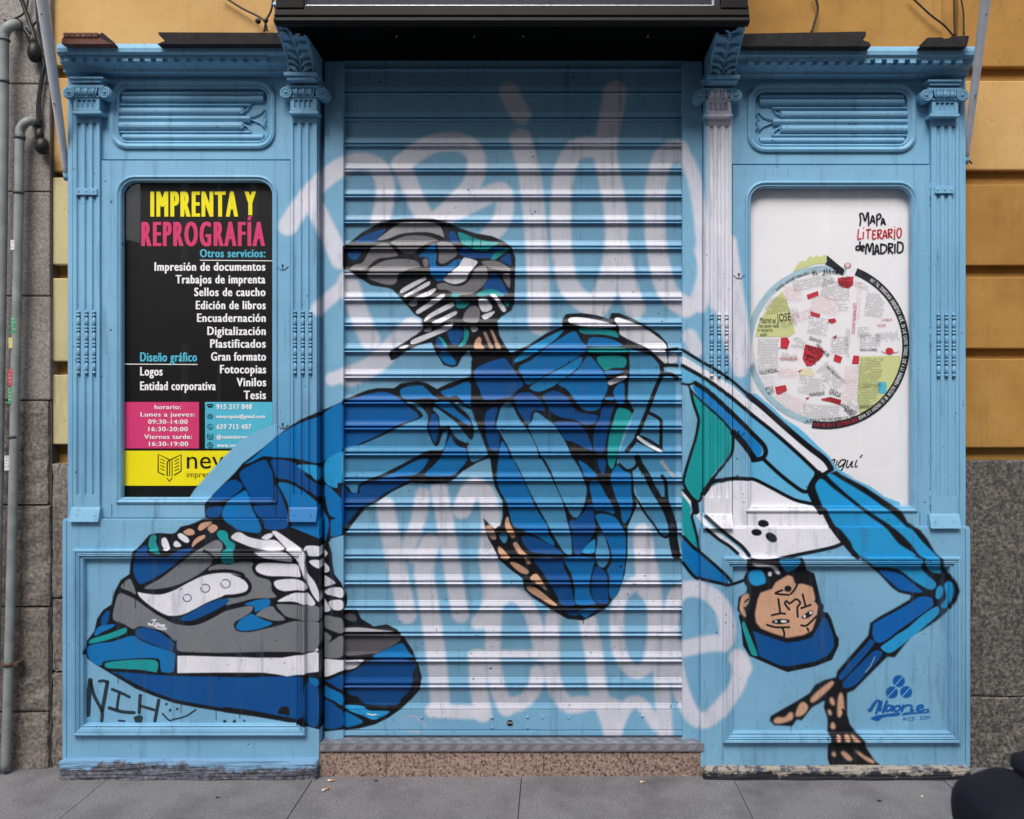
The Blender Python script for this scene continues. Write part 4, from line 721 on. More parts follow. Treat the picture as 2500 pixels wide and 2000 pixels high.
def corbel(parent, uc, vb, mirror):
    x = X(uc, -.06); hw = .057; zb = Z(vb, -.06); bm = nb()
    zt = zb + .205
    prof = [(.06, zt), (-.265, zt), (-.270, zt-.012), (-.240, zt-.022), (-.236, zt-.030), (-.250, zt-.045), (-.252, zt-.062), (-.238, zt-.08), (-.205, zt-.10), (-.160, zt-.122), (-.120, zt-.142), (-.095, zt-.165), (-.085, zt-.19), (-.084, zb), (.06, zb)]
    extr_x(bm, prof, x-hw, x+hw)
    fr = [(y-.002, z) for y, z in prof[5:14]]
    obj_ = obj('corbel', bm, 'wood', parent, -.12)
    bm = nb()
    tube(bm, [(x, y-.004, z) for y, z in fr], [.008, .009, .008, .007, .006, .006, .005, .005, .004], 8)
    for sg in (-1, 1):      # acanthus leaf: side lobes curling off the mid rib
        for j in range(1, 8):
            y, z = fr[j]; sz = .020 - .0012*j
            tube(bm, [(x+sg*.006, y-.002, z-.018), (x+sg*.024, y-.012, z-.002), (x+sg*.044, y-.006, z+.004+.004*(j % 2)), (x+sg*.050, y+.004, z-.008)], [.004, .009, .008, .003], 7)
        tube(bm, [(x+sg*.050, y-.002, z) for y, z in fr], .0045, 6)
    for k in range(-3, 4): ball(bm, (x+k*.0125, -.262-.008*math.cos(k*.5), zt-.052), .008, .014, .018)
    obj('acanthus_leaf', bm, 'wood', obj_, -.12)
    bm = nb(); box(bm, x-.068, x+.068, -.100, .03, zb-.016, zb-.001, .003); box(bm, x-.060, x+.060, -.090, .03, zb-.030, zb-.0165, .003)
    obj('corbel_foot', bm, 'wood', obj_, -.08)
def linenfold(parent, u0, v0, u1, v1, flip):
    w = u1-u0; Hh = v1-v0
    bm = nb(); sweep(bm, rrect(u0, v0, u1, v1, 40, 40, 8), [(-3, .004), (-2, -.010), (3, -.014), (8, -.008), (11, -.003), (14, -.006), (17, -.001), (18, .012), (19, .022)])
    fr = obj('louvre_frame', bm, 'wood', parent, 0)
    bm = nb(); ppoly(bm, rrect(u0+12, v0+12, u1-12, v1-12, 34), .019, 0)
    rid = [(.17, 6, 1), (.25, 9, 1), (.34, 4, 0), (.44, 11, 2), (.545, 8, 0), (.58, 4, 0), (.66, 12, 2), (.75, 4, 0), (.83, 9, 1), (.90, 5, 1)]
    for t, r, k in rid:
        a, b = u0+17, u0 + w*(.88, .93, .80)[k]
        if k == 1 or k == 0: b = u0 + w*(.93 if k else .85)
        if t > .8 or t < .28: a += 8
        if flip: a, b = u0+u1-b, u0+u1-a
        vv = v0+Hh*t; rr = r*S(0)
        prof = [(.019 - .024*math.sin(math.pi*i/8)*(r/11)**.5, Z(vv)+rr*math.cos(math.pi*i/8)) for i in range(9)]
        extr_x(bm, prof, X(a), X(b))
        if k == 2:
            e = b if not flip else a; tube(bm, [(X(e)+.006*math.cos(j*.7), -.001, Z(vv)+.011*math.sin(j*.7)) for j in range(10)], .003, 6)
    e = u0+w*.93 if not flip else u1-w*.93; sg = -1 if flip else 1
    for pts in (((-60, .22), (-25, .30), (-38, .42), (-70, .55)), ((-60, .88), (-25, .8), (-38, .68), (-70, .55)), ((-38, .55), (-8, .48), (4, .40)), ((-38, .55), (-8, .62), (4, .70)), ((2, .40), (10, .44), (2, .50), (10, .55), (2, .62), (10, .68))):
        tube(bm, [P(e+sg*du, v0+Hh*t, .012) for du, t in pts], .0032, 6)
    obj('folded_panel', bm, 'wood', fr, 0)
def keyhole(parent, u, v, y):
    bm = nb(); pts = [(u+dx, v+dy) for dx, dy in ((-14, 0), (-9, -3), (-7, -7), (0, -8.5), (7, -7), (9, -3), (14, 0), (9, 3), (7, 7), (0, 8.5), (-7, 7), (-9, 3))]
    plate(bm, pts, [], y-.003, y); obj('keyhole_plate', bm, 'wood', parent, y)
    pl = None
    bm = nb(); cyl_y(bm, (X(u, y-.004), Z(v-2, y-.004)), .0042, y-.0045, y-.002, 10); pb(bm, u-1.2, v-2, u+1.2, v+5.5, y-.0046, y-.002); obj('keyhole', bm, 'gap', parent)
def hinge(parent, u, v, l, y):
    bm = nb(); tube(bm, [P(u, v, y), P(u, v+l, y)], .0055, 8)
    for k in (0, .33, .66, 1): tube(bm, [P(u, v+l*k-2, y), P(u, v+l*k+2, y)], .0068, 8)
    obj('hinge', bm, 'wood', parent, y)
def strap(parent, u0, u1, v, y):
    bm = nb(); pb(bm, u0, v-8, u1, v+8, y-.006, y+.01, .002)
    for k in (.14, .5, .86): ball(bm, (X(u0+(u1-u0)*k, y-.006), y-.006, Z(v, y)), .0045, .003, .0045)
    obj('strap_plate', bm, 'wood', parent, y)
def beads(parent, fl, v0, v1, y):
    bm = nb()
    for c in fl:
        v = v0
        for k in range(4):
            for dv, l in ((4, 4), (12, 4), (27, 11)):
                ball(bm, P(c, v+dv, y+.002), .0082, .009, l*S(0), 0, 8)
            v += (v1-v0-12)/4
        ball(bm, P(c, v+4, y+.002), .0082, .009, 4*S(0), 0, 8)
    obj('beading', bm, 'wood', parent, y)
def bay(label, cfg):
    c = cfg; dv = c['dv']
    r = root('shopfront_bay', (X((c['u0']+c['u1'])/2), 0, 0), label, 'shopfront', 'blue wooden shopfront bays')
    u0, u1 = c['u0'], c['u1']; pu0, pu1 = c['body']; fz = c['frieze']; dr = c['door']; gl = c['glass']
    # carcass board with openings for frieze panel and door
    bm = nb(); plate(bm, [(pu0, 174+dv), (pu1, 174+dv), (pu1, c['riser'][0]+1), (pu0, c['riser'][0]+1)], [rrect(fz[0]+6, fz[1]+6, fz[2]-6, fz[3]-6, 36), [(dr[0]-2.4, dr[1]-3), (dr[2]+2.6, dr[1]-3), (dr[2]+2.6, dr[3]+3), (dr[0]-2.4, dr[3]+3)]], 0, .10)
    obj('carcass', bm, 'wood', r, 0)
    bm = nb(); box(bm, X(pu0)+.01, X(pu1)-.01, .30, .32, Z(1280+dv), Z(180+dv)); 
    pb(bm, pu0+6, 380+dv, dr[0]+18, 1276+dv, .05, .09); pb(bm, dr[2]-18, 380+dv, pu1-6, 1276+dv, .05, .09); pb(bm, dr[0]+18, 374+dv, dr[2]-18, 404+dv, .05, .09)  # black strips behind the door gaps, the gaps' shade put into their colour
    obj('dark_backing', bm, 'gap', r)
    linenfold(r, *fz, c['flip'])
    # door
    bm = nb(); hole = rrect(gl[0], gl[1], gl[2], gl[3], 42, 3)
    plate(bm, [(dr[0], dr[1]), (dr[2], dr[1]), (dr[2], dr[3]), (dr[0], dr[3])], [hole], -.010, .04)
    d = obj('display_door', bm, 'wood', r, -.01)
    bm = nb(); top = rrect(gl[0]-7, gl[1]-7, gl[2]+7, gl[3]+6, 46, 4)
    sweep(bm, top, [(-2, -.009), (-1, -.016), (3, -.019), (6, -.015), (8, -.011), (10, -.012), (12, -.006), (13, .014)], -.01); obj('glazing_bead', bm, 'wood', d, -.01)
    bm = nb(); ppoly(bm, rrect(gl[0]-3, gl[1]-3, gl[2]+3, gl[3]+2, 40, 2), .012, 0); obj('glass_pane', bm, 'glass', d, .012)
    for v in c['keys']: keyhole(d, c['keyu'], v, -.011)
    for v, l in c['hinges']: hinge(d, c['hingeu'], v, l, -.014)
    for uu in (c['rail'][0], c['rail'][1]):   # stile-and-rail joints of the door, scored into the wood
        bm = nb(); pb(bm, uu-.6, gl[3]+8, uu+.6, dr[3]-2, -.0108, -.005); obj('joint_line', bm, 'gap', d)
    # pilasters
    for (a, b, fl, cap) in c['pil']:
        bm = nb(); flute_shaft(bm, a, b, fl, 268+dv, c['pb'], 300+dv, 1208+dv, -.022, .06)
        p_ = obj('pilaster', bm, 'wood', r, -.022)
        beads(p_, fl, 758+dv, 918+dv, -.022)
        capital(p_, (a+b)/2, 187+dv, 36, -.04, -.04)
        bm = nb(); prof = [(-.026, Z(c['pb']-1, -.03)), (-.030, Z(c['pb']+3, -.03)), (-.048, Z(c['pb']+33, -.03)), (.03, Z(c['pb']+33, -.03)), (.03, Z(c['pb']-1, -.03))]
        extr_x(bm, prof, X(a-5, -.03), X(b+1, -.03))
        for uu in (a+10, b-14): ball(bm, P(uu, c['pb']+18, -.0395), .003, .002, .003)
        obj('plinth_block', bm, 'wood', p_, -.04)
        if cap is not None: strap(p_, cap[0], cap[1], cap[2], -.024)
    for a, b in c['edge']:
        bm = nb(); pb(bm, a, 176+dv, b, c['pb']+32, -.012, .10, .003); obj('edge_board', bm, 'wood', r, -.012)
    # stall riser
    rv0, rv1 = c['riser']; mo = c['mould']; ra, rb = c['ru']
    bm = nb(); cutu = c['seam']
    hole = [(mo[0]+14, mo[1]+14), (mo[2]-14, mo[1]+14), (mo[2]-14, mo[3]-14), (mo[0]+14, mo[3]-14)]
    lo, hi = (cutu+.7, rb) if cutu < mo[0] else (ra, cutu-.7)
    plate(bm, [(lo, rv0), (hi, rv0), (hi, rv1), (lo, rv1)], [hole], -.030, .08)
    a2, b2 = (ra, cutu-.7) if cutu < mo[0] else (cutu+.7, rb)
    pb(bm, a2, rv0, b2, rv1, -.030, .08, .002)
    # weathered top edge
    pb(bm, ra+2, rv0-5, rb-2, rv0-.3, -.022, .07, .003)
    k = obj('stall_riser', bm, 'wood', r, -.03)
    bm = nb(); ppoly(bm, [(mo[0]+8, mo[1]+8), (mo[2]-8, mo[1]+8), (mo[2]-8, mo[3]-8), (mo[0]+8, mo[3]-8)], -.018, 0); obj('sunk_panel', bm, 'wood', k, -.018)
    bm = nb(); sweep(bm, [(mo[0], mo[1]), (mo[2], mo[1]), (mo[2], mo[3]), (mo[0], mo[3])], [(0, -.028), (0, -.046), (2.5, -.052), (7, -.050), (8, -.045), (11, -.049), (13, -.045), (15, -.047), (17, -.038), (19, -.036), (22, -.040), (24, -.036), (26, -.017)], -.03)
    obj('panel_moulding', bm, 'wood', k, -.035)
    co = cornice(r, *c['corn'], c['dent'], c['miter'])
    corbel(r, c['corb'], 184+dv, c['miter'])
    return r
Lb = bay('left blue wooden shopfront bay with the black print-shop poster behind its pane', dict(dv=0, u0=138, u1=778, body=(170, 778), frieze=(273, 199, 670, 362), door=(243, 392, 708, 1264), glass=(291, 437, 669, 1222), flip=False,
    keys=(650, 1037), keyu=690, hinges=((428, 58), (788, 58), (1168, 58)), hingeu=241.5, rail=(273, 674), pil=((178, 243, [192, 211.6, 230], (184, 236, 468)), (709, 773, [720.5, 739.5, 758], None)), pb=1240, edge=((165, 177.2),),
    riser=(1272, 1856), ru=(152, 779), mould=(182, 1340, 748, 1793), seam=163, corn=(165, 716, 107), dent=True, miter=-1, corb=740))
Rb = bay('right blue wooden shopfront bay with the white round-map poster behind its pane', dict(dv=7, u0=1712, u1=2368, body=(1718, 2357), frieze=(1827, 207, 2233, 370), door=(1789, 403, 2272, 1285), glass=(1828, 451, 2232, 1243), flip=True,
    keys=(671, 1056), keyu=1804, hinges=((440, 58), (798, 58), (1193, 58)), hingeu=2274, rail=(1824, 2246), pil=((1720, 1787, [1737.5, 1755.5, 1774], None), (2274, 2341, [2291.5, 2310.5, 2328.5], (2283, 2330, 464))), pb=1256, edge=((2342, 2358),),
    riser=(1291, 1873), ru=(1711, 2369), mould=(1764, 1359, 2342, 1811), seam=2357, corn=(1788, 2352, 114), dent=True, miter=1, corb=1762))

# ------------------------------------------------------------------ foot stones
def footstone_obj(u0, u1, v0, v1, mat, label):
    bm = nb(); rough_block(bm, u0, v0, u1, v1+14, -.062, .2, .0045, 10); obj('kerbstone', bm, mat, label=label, cat='kerbstone', group='worn stones under the bays')
footstone_obj(143, 774, 1858, 1898, 'foot_blue', 'grey foot stone with peeling blue paint under the left bay')
footstone_obj(1718, 2372, 1876, 1914, 'foot_bare', 'flaking black and cream foot stone under the right bay')

# ------------------------------------------------------------------ rolling shutter
SY = .045
sh = root('rolling_shutter', (X(1252, SY), SY, Z(1800, SY)), 'closed perforated roller shutter painted with a breakdancer and white graffiti letters', 'shutter')
s = S(SY); bm = nb(); per = 62.77; v = 164.0; x0, x1 = X(834, SY), X(1671, SY); punch = set()
prof = [(2.4, .004), (2.6, -.0085), (5.0, -.0130), (5.6, -.0120), (6.0, .003), (46.5, .003), (47.2, .0005), (51, -.0005), (55, -.0028), (58.5, -.0045), (59.6, -.0045), (60.2, -.003), (60.6, .008)]
allp = []; 
while v < 1731:
    for i, (dv, y) in enumerate(prof): allp.append((SY+y, CAMZ-(v+dv-CY)*s, i))
    v += per
va = [bm.verts.new((x0, y, z)) for y, z, i in allp]; vb = [bm.verts.new((x1, y, z)) for y, z, i in allp]
for k in range(len(allp)-1):
    f_ = bm.faces.new((va[k], va[k+1], vb[k+1], vb[k]))
    if allp[k][2] == 4: punch.add(f_)
obj('slat_curtain', bm, 'slat', sh, SY, fix=True, punch=punch)
bm = nb()
pb(bm, 836, 1733, 1669, 1782, SY-.006, SY+.02, .002); pb(bm, 836, 1785, 1669, 1796, SY-.012, SY+.02, .002); pb(bm, 842, 1796.6, 1664, 1799, SY-.002, SY+.02)
bar = obj('bottom_bar', bm, 'pmetal', sh, SY)
bm = nb(); yb_ = SY-.006
cyl_y(bm, (X(1245, yb_), Z(1765, yb_)), .0165, yb_-.002, yb_+.004, 20); obj('lock_cylinder', bm, 'pmetal', bar, SY)
bm = nb(); cyl_y(bm, (X(1245, yb_), Z(1765, yb_)), .0135, yb_-.0026, yb_, 18); obj('lock_recess', bm, 'gap', bar)
bm = nb(); pb(bm, 1238, 1763, 1252, 1767, yb_-.006, yb_, .001); obj('key_slot', bm, 'alu', bar)
for uu, vv in ((1288, 1751), (1288, 1776), (1202, 1752), (1202, 1776), (1325, 1752), (1388, 1752), (1568, 1748), (925, 1747), (1030, 1752)):
    bm = nb(); ball(bm, (X(uu, yb_), yb_-.001, Z(vv, yb_)), .0062, .005, .0062, 0, 8); obj('bolt', bm, 'pmetal', bar, SY)
bm = nb(); pb(bm, 1316, 1746, 1396, 1784-2, yb_-.0018, yb_+.001); obj('lock_plate', bm, 'pmetal', bar, SY)
for a, b, yj in ((792, 838.5, .02), (1666, 1715, .02)):
    bm = nb(); pb(bm, a, 150, b, 1806, yj, yj+.16, .003); obj('guide_rail', bm, 'pmetal', sh, yj)
bm = nb(); pb(bm, 800, 143, 1706, 167, SY-.004, SY+.05, .002); pb(bm, 838, 168, 1667, 171, SY-.014, SY+.02); obj('head_rail', bm, 'pmetal', sh, SY)
for a, b in ((770, 795), (1711, 1724)):
    bm = nb(); pb(bm, a, 150, b, 1806, .06, .11); obj('side_recess', bm, 'pmetal', sh, .06)

# ------------------------------------------------------------------ doorstep
st = root('doorstep', (X(1247), -.03, 0), 'pink granite doorstep with tread-plate metal nosing below the shutter', 'step')
ySt = -.034
for a, b in ((780, 942.2), (943.4, 1327.4), (1328.6, 1716)):
    bm = nb(); pb(bm, a, 1837, b, 1908, ySt+.008, .4, .0015); obj('riser_block', bm, 'pink', st)
bm = nb(); pb(bm, 779.6, 1815.5, 1718.5, 1836, ySt, .4, .003); nz_ = obj('metal_nosing', bm, 'tread', st)
# ------------------------------------------------------------------ black sign box over the door
yb0 = -.33
SB = root('sign_box', (X(1250, yb0), -.1, Z(60, yb0)), 'black wooden sign box with a dim framed panel jutting out over the shutter', 'sign box')
xa, xb_ = X(673, yb0), X(1826, yb0); z0 = Z(48, yb0)
bm = nb(); box(bm, xa, xb_, yb0+.05, .12, z0+.005, z0+.9); obj('case', bm, 'black', SB)
bm = nb()
prof = [(-.30, z0-.014), (-.322, z0-.014), (-.338, z0-.006), (-.336, z0+.006), (-.325, z0+.010), (-.330, z0+.018), (-.322, z0+.024), (-.318, z0+.06), (-.30, z0+.06)]
extr_x(bm, prof, xa-.006, xb_+.006); obj('base_moulding', bm, 'black', SB)
bm = nb(); w_ = X(745, yb0)
pb(bm, 673, -420, 742, 20, yb0+.006, yb0+.06, .004); pb(bm, 1760, -420, 1826, 20, yb0+.006, yb0+.06, .004); pb(bm, 742, -440, 1760, -330, yb0+.006, yb0+.06, .004); obj('frame', bm, 'black', SB)
bm = nb(); pb(bm, 742, -330, 1760, 14, yb0+.03, yb0+.045); obj('pale_panel', bm, 'lamp_panel', SB)
bm = nb(); pb(bm, 740, 12, 1744, 17.5, yb0+.018, yb0+.05, .002); pb(bm, 738, -330, 745, 17, yb0+.018, yb0+.05, .002); pb(bm, 1738, -330, 1744, 17, yb0+.018, yb0+.05, .002); obj('metal_trim', bm, 'alu', SB)
bm = nb(); box(bm, xa+.03, xb_-.03, -.28, .13, z0-.006, z0+.004); box(bm, xa+.03, xb_-.03, .10, .16, Z(165, .10), z0-.007); obj('soffit', bm, 'shade_black', SB)  # underside coloured near black to deepen the shade under the box
for uu, vv in ((1158, 76), (1277, 78), (1582, 78), (968, 60)):
    bm = nb(); ball(bm, (X(uu, -.2), -.2, z0-.008), .004, .004, .003); obj('screw_head', bm, 'alu', SB)
# ------------------------------------------------------------------ posters in the windows
py = .022
bm = nb(); y = py
pb(bm, 284, 428, 677, 1230, py, py+.004, 0, 0)
t = py-.0012
def tx(*a, **k): text(bm, *a, **k)
tx('IMPRENTA Y', 367, 625, 529, 61, t, 1, off=.0, fat=3.0, spc=1.32); tx('REPROGRAFÍA', 345, 647, 601, 59, t, 2, off=.0, fat=2.8, spc=1.32)
tx('Otros servicios:', 488, 648, 628, 19.5, t, 3, off=.008, fat=.85, spc=1.14); ppoly(bm, [(488, 634.5), (667, 636), (667, 638), (488, 636.5)], t, 5)
for s_t, a, b, vv in (('Impresión de documentos',377,648,661),('Trabajos de imprenta',428.5,648,692),('Sellos de caucho',474,648.5,723),('Edición de libros',478,649,755),('Encuadernación',481,649,786),('Digitalización',506,649,818),('Plastificados',513,649,849),('Gran formato',515,649.5,880.5),('Fotocopias',537,650,911.5),('Vinilos',577.5,650,943),('Tesis',595,649.5,974.5)):
    tx(s_t, a, b, vv, 20.5, t, 5, off=.008, fat=.85, spc=1.14)
tx('Diseño gráfico', 342, 481, 882.5, 22, t, 3, off=.008, fat=.85, spc=1.14); ppoly(bm, [(291, 888), (482, 889), (482, 891), (291, 890)], t, 5)
tx('Logos', 342, 397, 917, 21, t, 5, off=.008, fat=.85, spc=1.14); tx('Entidad corporativa', 342, 527, 952.5, 21, t, 5, off=.008, fat=.85, spc=1.14)
ppoly(bm, [(284, 981.6), (486, 981.6), (486, 1095), (284, 1095)], t, 2)
t2 = py-.0024
for s_t, a, b, vv in (('horario:',377,442,999),('Lunes a jueves:',343,476,1017),('09:30-14:00',361.5,458.5,1035),('16:30-20:00',362,459,1053),('Viernes tarde:',352,469,1071.5),('16:30-19:00',363.5,459.5,1089)): tx(s_t, a, b, vv, 10.5, t2, 5, off=.005, fat=.4, spc=1.1)
ppoly(bm, [(500.6, 981.6), (677, 981.6), (677, 1095), (500.6, 1095)], t, 3)
for s_t, a, b, vv, h in (('915 217 848',528,615,999,12),('nevacopias@gmail.com',528,647,1021,8.5),('639 713 407',528.5,613.5,1048,12),('@suministrosnev',528.5,619,1071,9),('www.sunev',529.5,592,1091.5,9)): tx(s_t, a, b, vv, h, t2, 5, off=.005, fat=.4, spc=1.1)
for vv, k in ((992, 0), (1017, 1), (1042, 2), (1066, 3), (1087, 4)):
    cu = 513
    if k == 0: ppoly(bm, [(507, vv+3), (508, vv-1), (518, vv-1), (519, vv+3)], t2, 0); ribbon(bm, [(505.5, vv-1), (508, vv-4), (518, vv-4), (520.5, vv-1)], 2.6, t2, 0)
    elif k == 3:
        ribbon(bm, rrect(506.5, vv-6.5, 519.5, vv+6.5, 3) + [(510, vv-6.5)], 1.6, t2, 0, False); ribbon(bm, [(cu+3*math.cos(a), vv+3*math.sin(a)) for a in np.linspace(0, 6.3, 12)], 1.3, t2, 0, False)
    else:
        ribbon(bm, [(cu+6.5*math.cos(a), vv+(5.5 if k == 1 else 6.5)*math.sin(a)) for a in np.linspace(0, 6.3, 18)], 1.1, t2, 0, False)
        if k == 1: ribbon(bm, [(509, vv-2), (509, vv+2.5), (517, vv+2.5), (517, vv-2), (509, vv-2), (513, vv+.5), (517, vv-2)], .8, t2, 0, False)
        if k == 2: ribbon(bm, [(510.5, vv-3), (511, vv), (513.5, vv+2.5), (516, vv+3)], 1.8, t2, 0)
        if k == 4: ribbon(bm, [(513, vv-6), (510, vv), (513, vv+6), (516, vv), (513, vv-6)], .8, t2, 0); ribbon(bm, [(507, vv), (519, vv)], .8, t2, 0)
ppoly(bm, [(284, 1100.6), (677, 1100.6), (677, 1186), (284, 1186)], t, 1)
# open-book-and-pencil mark
for pts, w in (([(402, 1160), (386, 1153), (386, 1109), (413, 1122)], 2.6), ([(425, 1160), (442, 1150), (442, 1110), (413, 1124), (408, 1128), (408, 1162)], 2.6), ([(414, 1126), (414, 1163)], 1.8), ([(420, 1124), (420, 1163)], 1.8), ([(407, 1167), (413.5, 1175), (420, 1167)], 2.2)): ribbon(bm, pts, w, t2, 0, False)
for k in range(4):
    ribbon(bm, [(391, 1120+k*8), (402, 1125+k*8)], 1.6, t2, 0, False); ribbon(bm, [(426, 1126+k*8), (437, 1120+k*8)], 1.6, t2, 0, False)
tx('nev', 456, 546, 1144, 43, t2, 0, off=.0); tx('imprenta', 456, 528, 1165, 13.5, t2, 0, off=-.005)
obj('poster', bm, ['p_black','p_yel','p_pink','p_cyan','p_white','p_text'], label='black poster listing print services in yellow, pink and white lettering', cat='poster', fix=False)

my = .034
bm = nb(); pb(bm, 1800, 430, 2262, 1275, my, my+.004, 0, 0)
MC = ['p_white','p_ink','p_red','p_green','p_ring','p_text','p_tint','p_rose','p_cyan','p_cream']
# lettering sits in survey coordinates of the map itself
a_, b_2, c_3, d_4 = my-.001, my-.002, my-.003, my-.004
q3 = T(1650,600,2.537); q4 = T(1650,0,2.537); q5 = T(1800,600,2.722); q6 = T(1800,850,2.722)
cxm, cym, rm = 2017, 844, 186
def ring(r0, r1, a0, a1, y, mi, n=40):
    for i in range(n):
        p_ = [a0+(a1-a0)*i/n, a0+(a1-a0)*(i+1)/n]
        ppoly(bm, [(cxm+r0*math.cos(R_(p_[0])), cym+r0*math.sin(R_(p_[0]))), (cxm+r0*math.cos(R_(p_[1])), cym+r0*math.sin(R_(p_[1]))), (cxm+r1*math.cos(R_(p_[1])), cym+r1*math.sin(R_(p_[1]))), (cxm+r1*math.cos(R_(p_[0])), cym+r1*math.sin(R_(p_[0])))], y, mi)
ring(180, 196, 100, 285, a_, 4); 
for i in range(150):      # watery waves drawn in the ring
    an = R_(random.uniform(102, 282)); r_ = random.uniform(182, 194); ta = an+math.pi/2
    u_, v_ = cxm+r_*math.cos(an), cym+r_*math.sin(an); dx, dy = math.cos(ta)*4, math.sin(ta)*4
    ribbon(bm, [(u_-dx, v_-dy), (u_, v_+1), (u_+dx, v_+dy)], .9, b_2, 6, False)
ring(186, 204, -68, 100, b_2, 1)
ppoly(bm, q3('935 58 1045 150 1035 185 1000 165 965 135 925 115 935 95'), b_2, 1)
ppoly(bm, q3('722 165 760 105 790 90 800 100 830 62 850 75 870 58 890 70 920 55 938 72 925 110 860 115 790 140'), a_, 9 if False else 3)
ppoly(bm, q3('660 280 700 380 740 540 700 565 495 565 500 510 540 430 600 340'), a_, 3)
ppoly(bm, q3('1140 685 1390 680 1392 760 1340 880 1290 960 1140 1060 1125 950'), a_, 3)
ppoly(bm, q3('1255 845 1305 845 1305 915 1255 915'), b_2, 8)
for tt in ('1002 200 1100 190 1100 240 1070 262 1030 255 1005 230','810 305 880 280 885 308 818 332','832 405 895 425 892 445 835 432','945 455 985 450 995 470 970 482 945 472','650 570 690 568 706 595 690 640 648 635','800 610 900 635 918 650 900 695 840 745 810 745 785 700','985 672 1032 690 1020 728 975 712','1100 680 1136 682 1132 732 1090 732','614 875 680 862 690 895 640 922 622 915','900 948 960 938 1025 955 1020 988 960 968 905 958','1300 640 1320 630 1345 640 1350 665 1325 676 1300 668','755 778 790 762 765 786','975 565 998 552 995 568 980 576','805 942 826 938 822 950 808 952'): ppoly(bm, q3(tt), b_2, 2)
ribbon(bm, q3('1275 650 1285 662 1300 662'), 1.4, b_2, 2); ribbon(bm, q3('1350 662 1370 662 1380 652'), 1.4, b_2, 2)
ppoly(bm, crom(q3('760 800 790 765 830 755 860 790 850 810 800 805'), True, 3), a_, 9)
ppoly(bm, [q3('%f %f' % (1065+22*math.cos(k*.35), 122+17*math.sin(k*.35)))[0] for k in range(18)], b_2, 2); ppoly(bm, [q3('%f %f' % (1065+17*math.cos(k*.35), 122+13*math.sin(k*.35)))[0] for k in range(18)], c_3, 0); ribbon(bm, q3('1055 138 1050 152'), 1.4, b_2, 2)
text(bm, 'M-30', *[x[0] for x in q3('1052 0 1080 0')], q3('0 128')[0][1], 4.5, d_4, 2, off=.0)
# fields of tiny handwriting, as short pen strokes
def scribble(cu, cv, w, h, ang, mi, pitch=3.9, dens=.88):
    ca, sa = math.cos(R_(ang)), math.sin(R_(ang)); n = int(h/pitch)
    for i in range(n):
        x = -w/2 + random.uniform(0, 3)
        while x < w/2-3:
            l = random.uniform(2.5, 8)
            if random.random() < dens:
                y_ = -h/2+(i+.5)*pitch; pts = []
                k = max(2, int(l/1.5))
                for j in range(k+1): 
                    xx = x+l*j/k; yj = y_ + (1.15 if j % 2 else -1.15)*random.uniform(.5, 1); pts.append((cu+xx*ca-yj*sa, cv+xx*sa+yj*ca))
                if all(math.hypot(p_[0]-cxm, p_[1]-cym) < 180 for p_ in pts): ribbon(bm, pts, .62, c_3, mi, False)
            x += l+1.6
ic, iu = 1, 7
for tt, w, h, an, mi in (('850 230',100,30,-12,1),('730 300',44,44,-8,7),('990 275',70,52,10,1),('915 370',66,44,8,7),('1030 385',24,22,0,1),('770 440',26,66,70,7),('620 370',58,40,-12,1),('690 480',20,46,80,1),('880 500',52,44,10,1),('1230 370',46,60,8,1),('1010 620',40,46,4,1),('700 690',40,20,10,1),('690 790',50,30,0,7),('570 680',52,82,0,1),('840 870',66,44,8,1),('960 810',70,40,48,1),('700 980',80,46,24,7),('900 1030',92,36,3,1),('1085 800',34,44,0,7),('1075 900',38,56,2,7),('1200 790',60,76,0,1),('1190 930',56,60,0,1),('1060 600',70,14,92,1),('1310 560',22,60,84,1),('1200 600',50,44,0,1),('1130 330',100,14,95,7),('1160 540',30,30,0,1),('1150 250',40,18,20,1),('560 840',44,30,-4,6),('760 610',34,30,20,1),('1090 1010',36,24,40,1),('730 420',30,24,75,1)):
    u_, v_ = q3(tt)[0]; scribble(u_, v_, w, h, an, mi)
def arc_text(s, r, a0, a1, h, mi, y, inward=True):
    for i, chh in enumerate(s):
        if chh == ' ': continue
        an = R_(a0+(a1-a0)*(i+.5)/len(s)); w = abs(R_(a1-a0))*r/len(s)*.78
        u_, v_ = cxm+r*math.cos(an), cym+r*math.sin(an); rot = an+math.pi/2
        def fn(u, v, u_=u_, v_=v_, rot=rot): return (u_+u*math.cos(rot)-v*math.sin(rot), v_+u*math.sin(rot)+v*math.cos(rot))
        text(bm, chh, -w/2*(.4 if chh in 'I,.' else 1), w/2*(.4 if chh in 'I,.' else 1), h/2, h, y, mi, off=.01, fn=fn)
arc_text('HAY TAL SOBRECARGA ENERGÉTICA AQUÍ, EN LAS CUATRO TORRES, QUE A LA INGENIERA ALCÁZAR SE LE HINCHAN LAS MANOS', 194.5, -56, 66, 8.5, 5, c_3)
arc_text('ESTHER GARCÍA-LLOVET, LA M-30, GRAN VELADA', 194.5, 67, 99, 9, 2, c_3)
arc_text('EL JARAMA', 181, -101, -78, 10, 1, c_3); arc_text('RAFAEL SANCHEZ FERLOSIO', 182, -132, -103, 6, 1, c_3)
def mtext(s, tl, tt, h, mi, y, ang=0, off=.0):
    (ua, va_), (ub, vb_) = tl(tt); Lq = math.hypot(ub-ua, vb_-va_); an = math.atan2(vb_-va_, ub-ua)
    text(bm, s, 0, Lq, 0, h, y, mi, off=off, fn=lambda u, v: (ua+u*math.cos(an)-v*math.sin(an), va_+u*math.sin(an)+v*math.cos(an)))
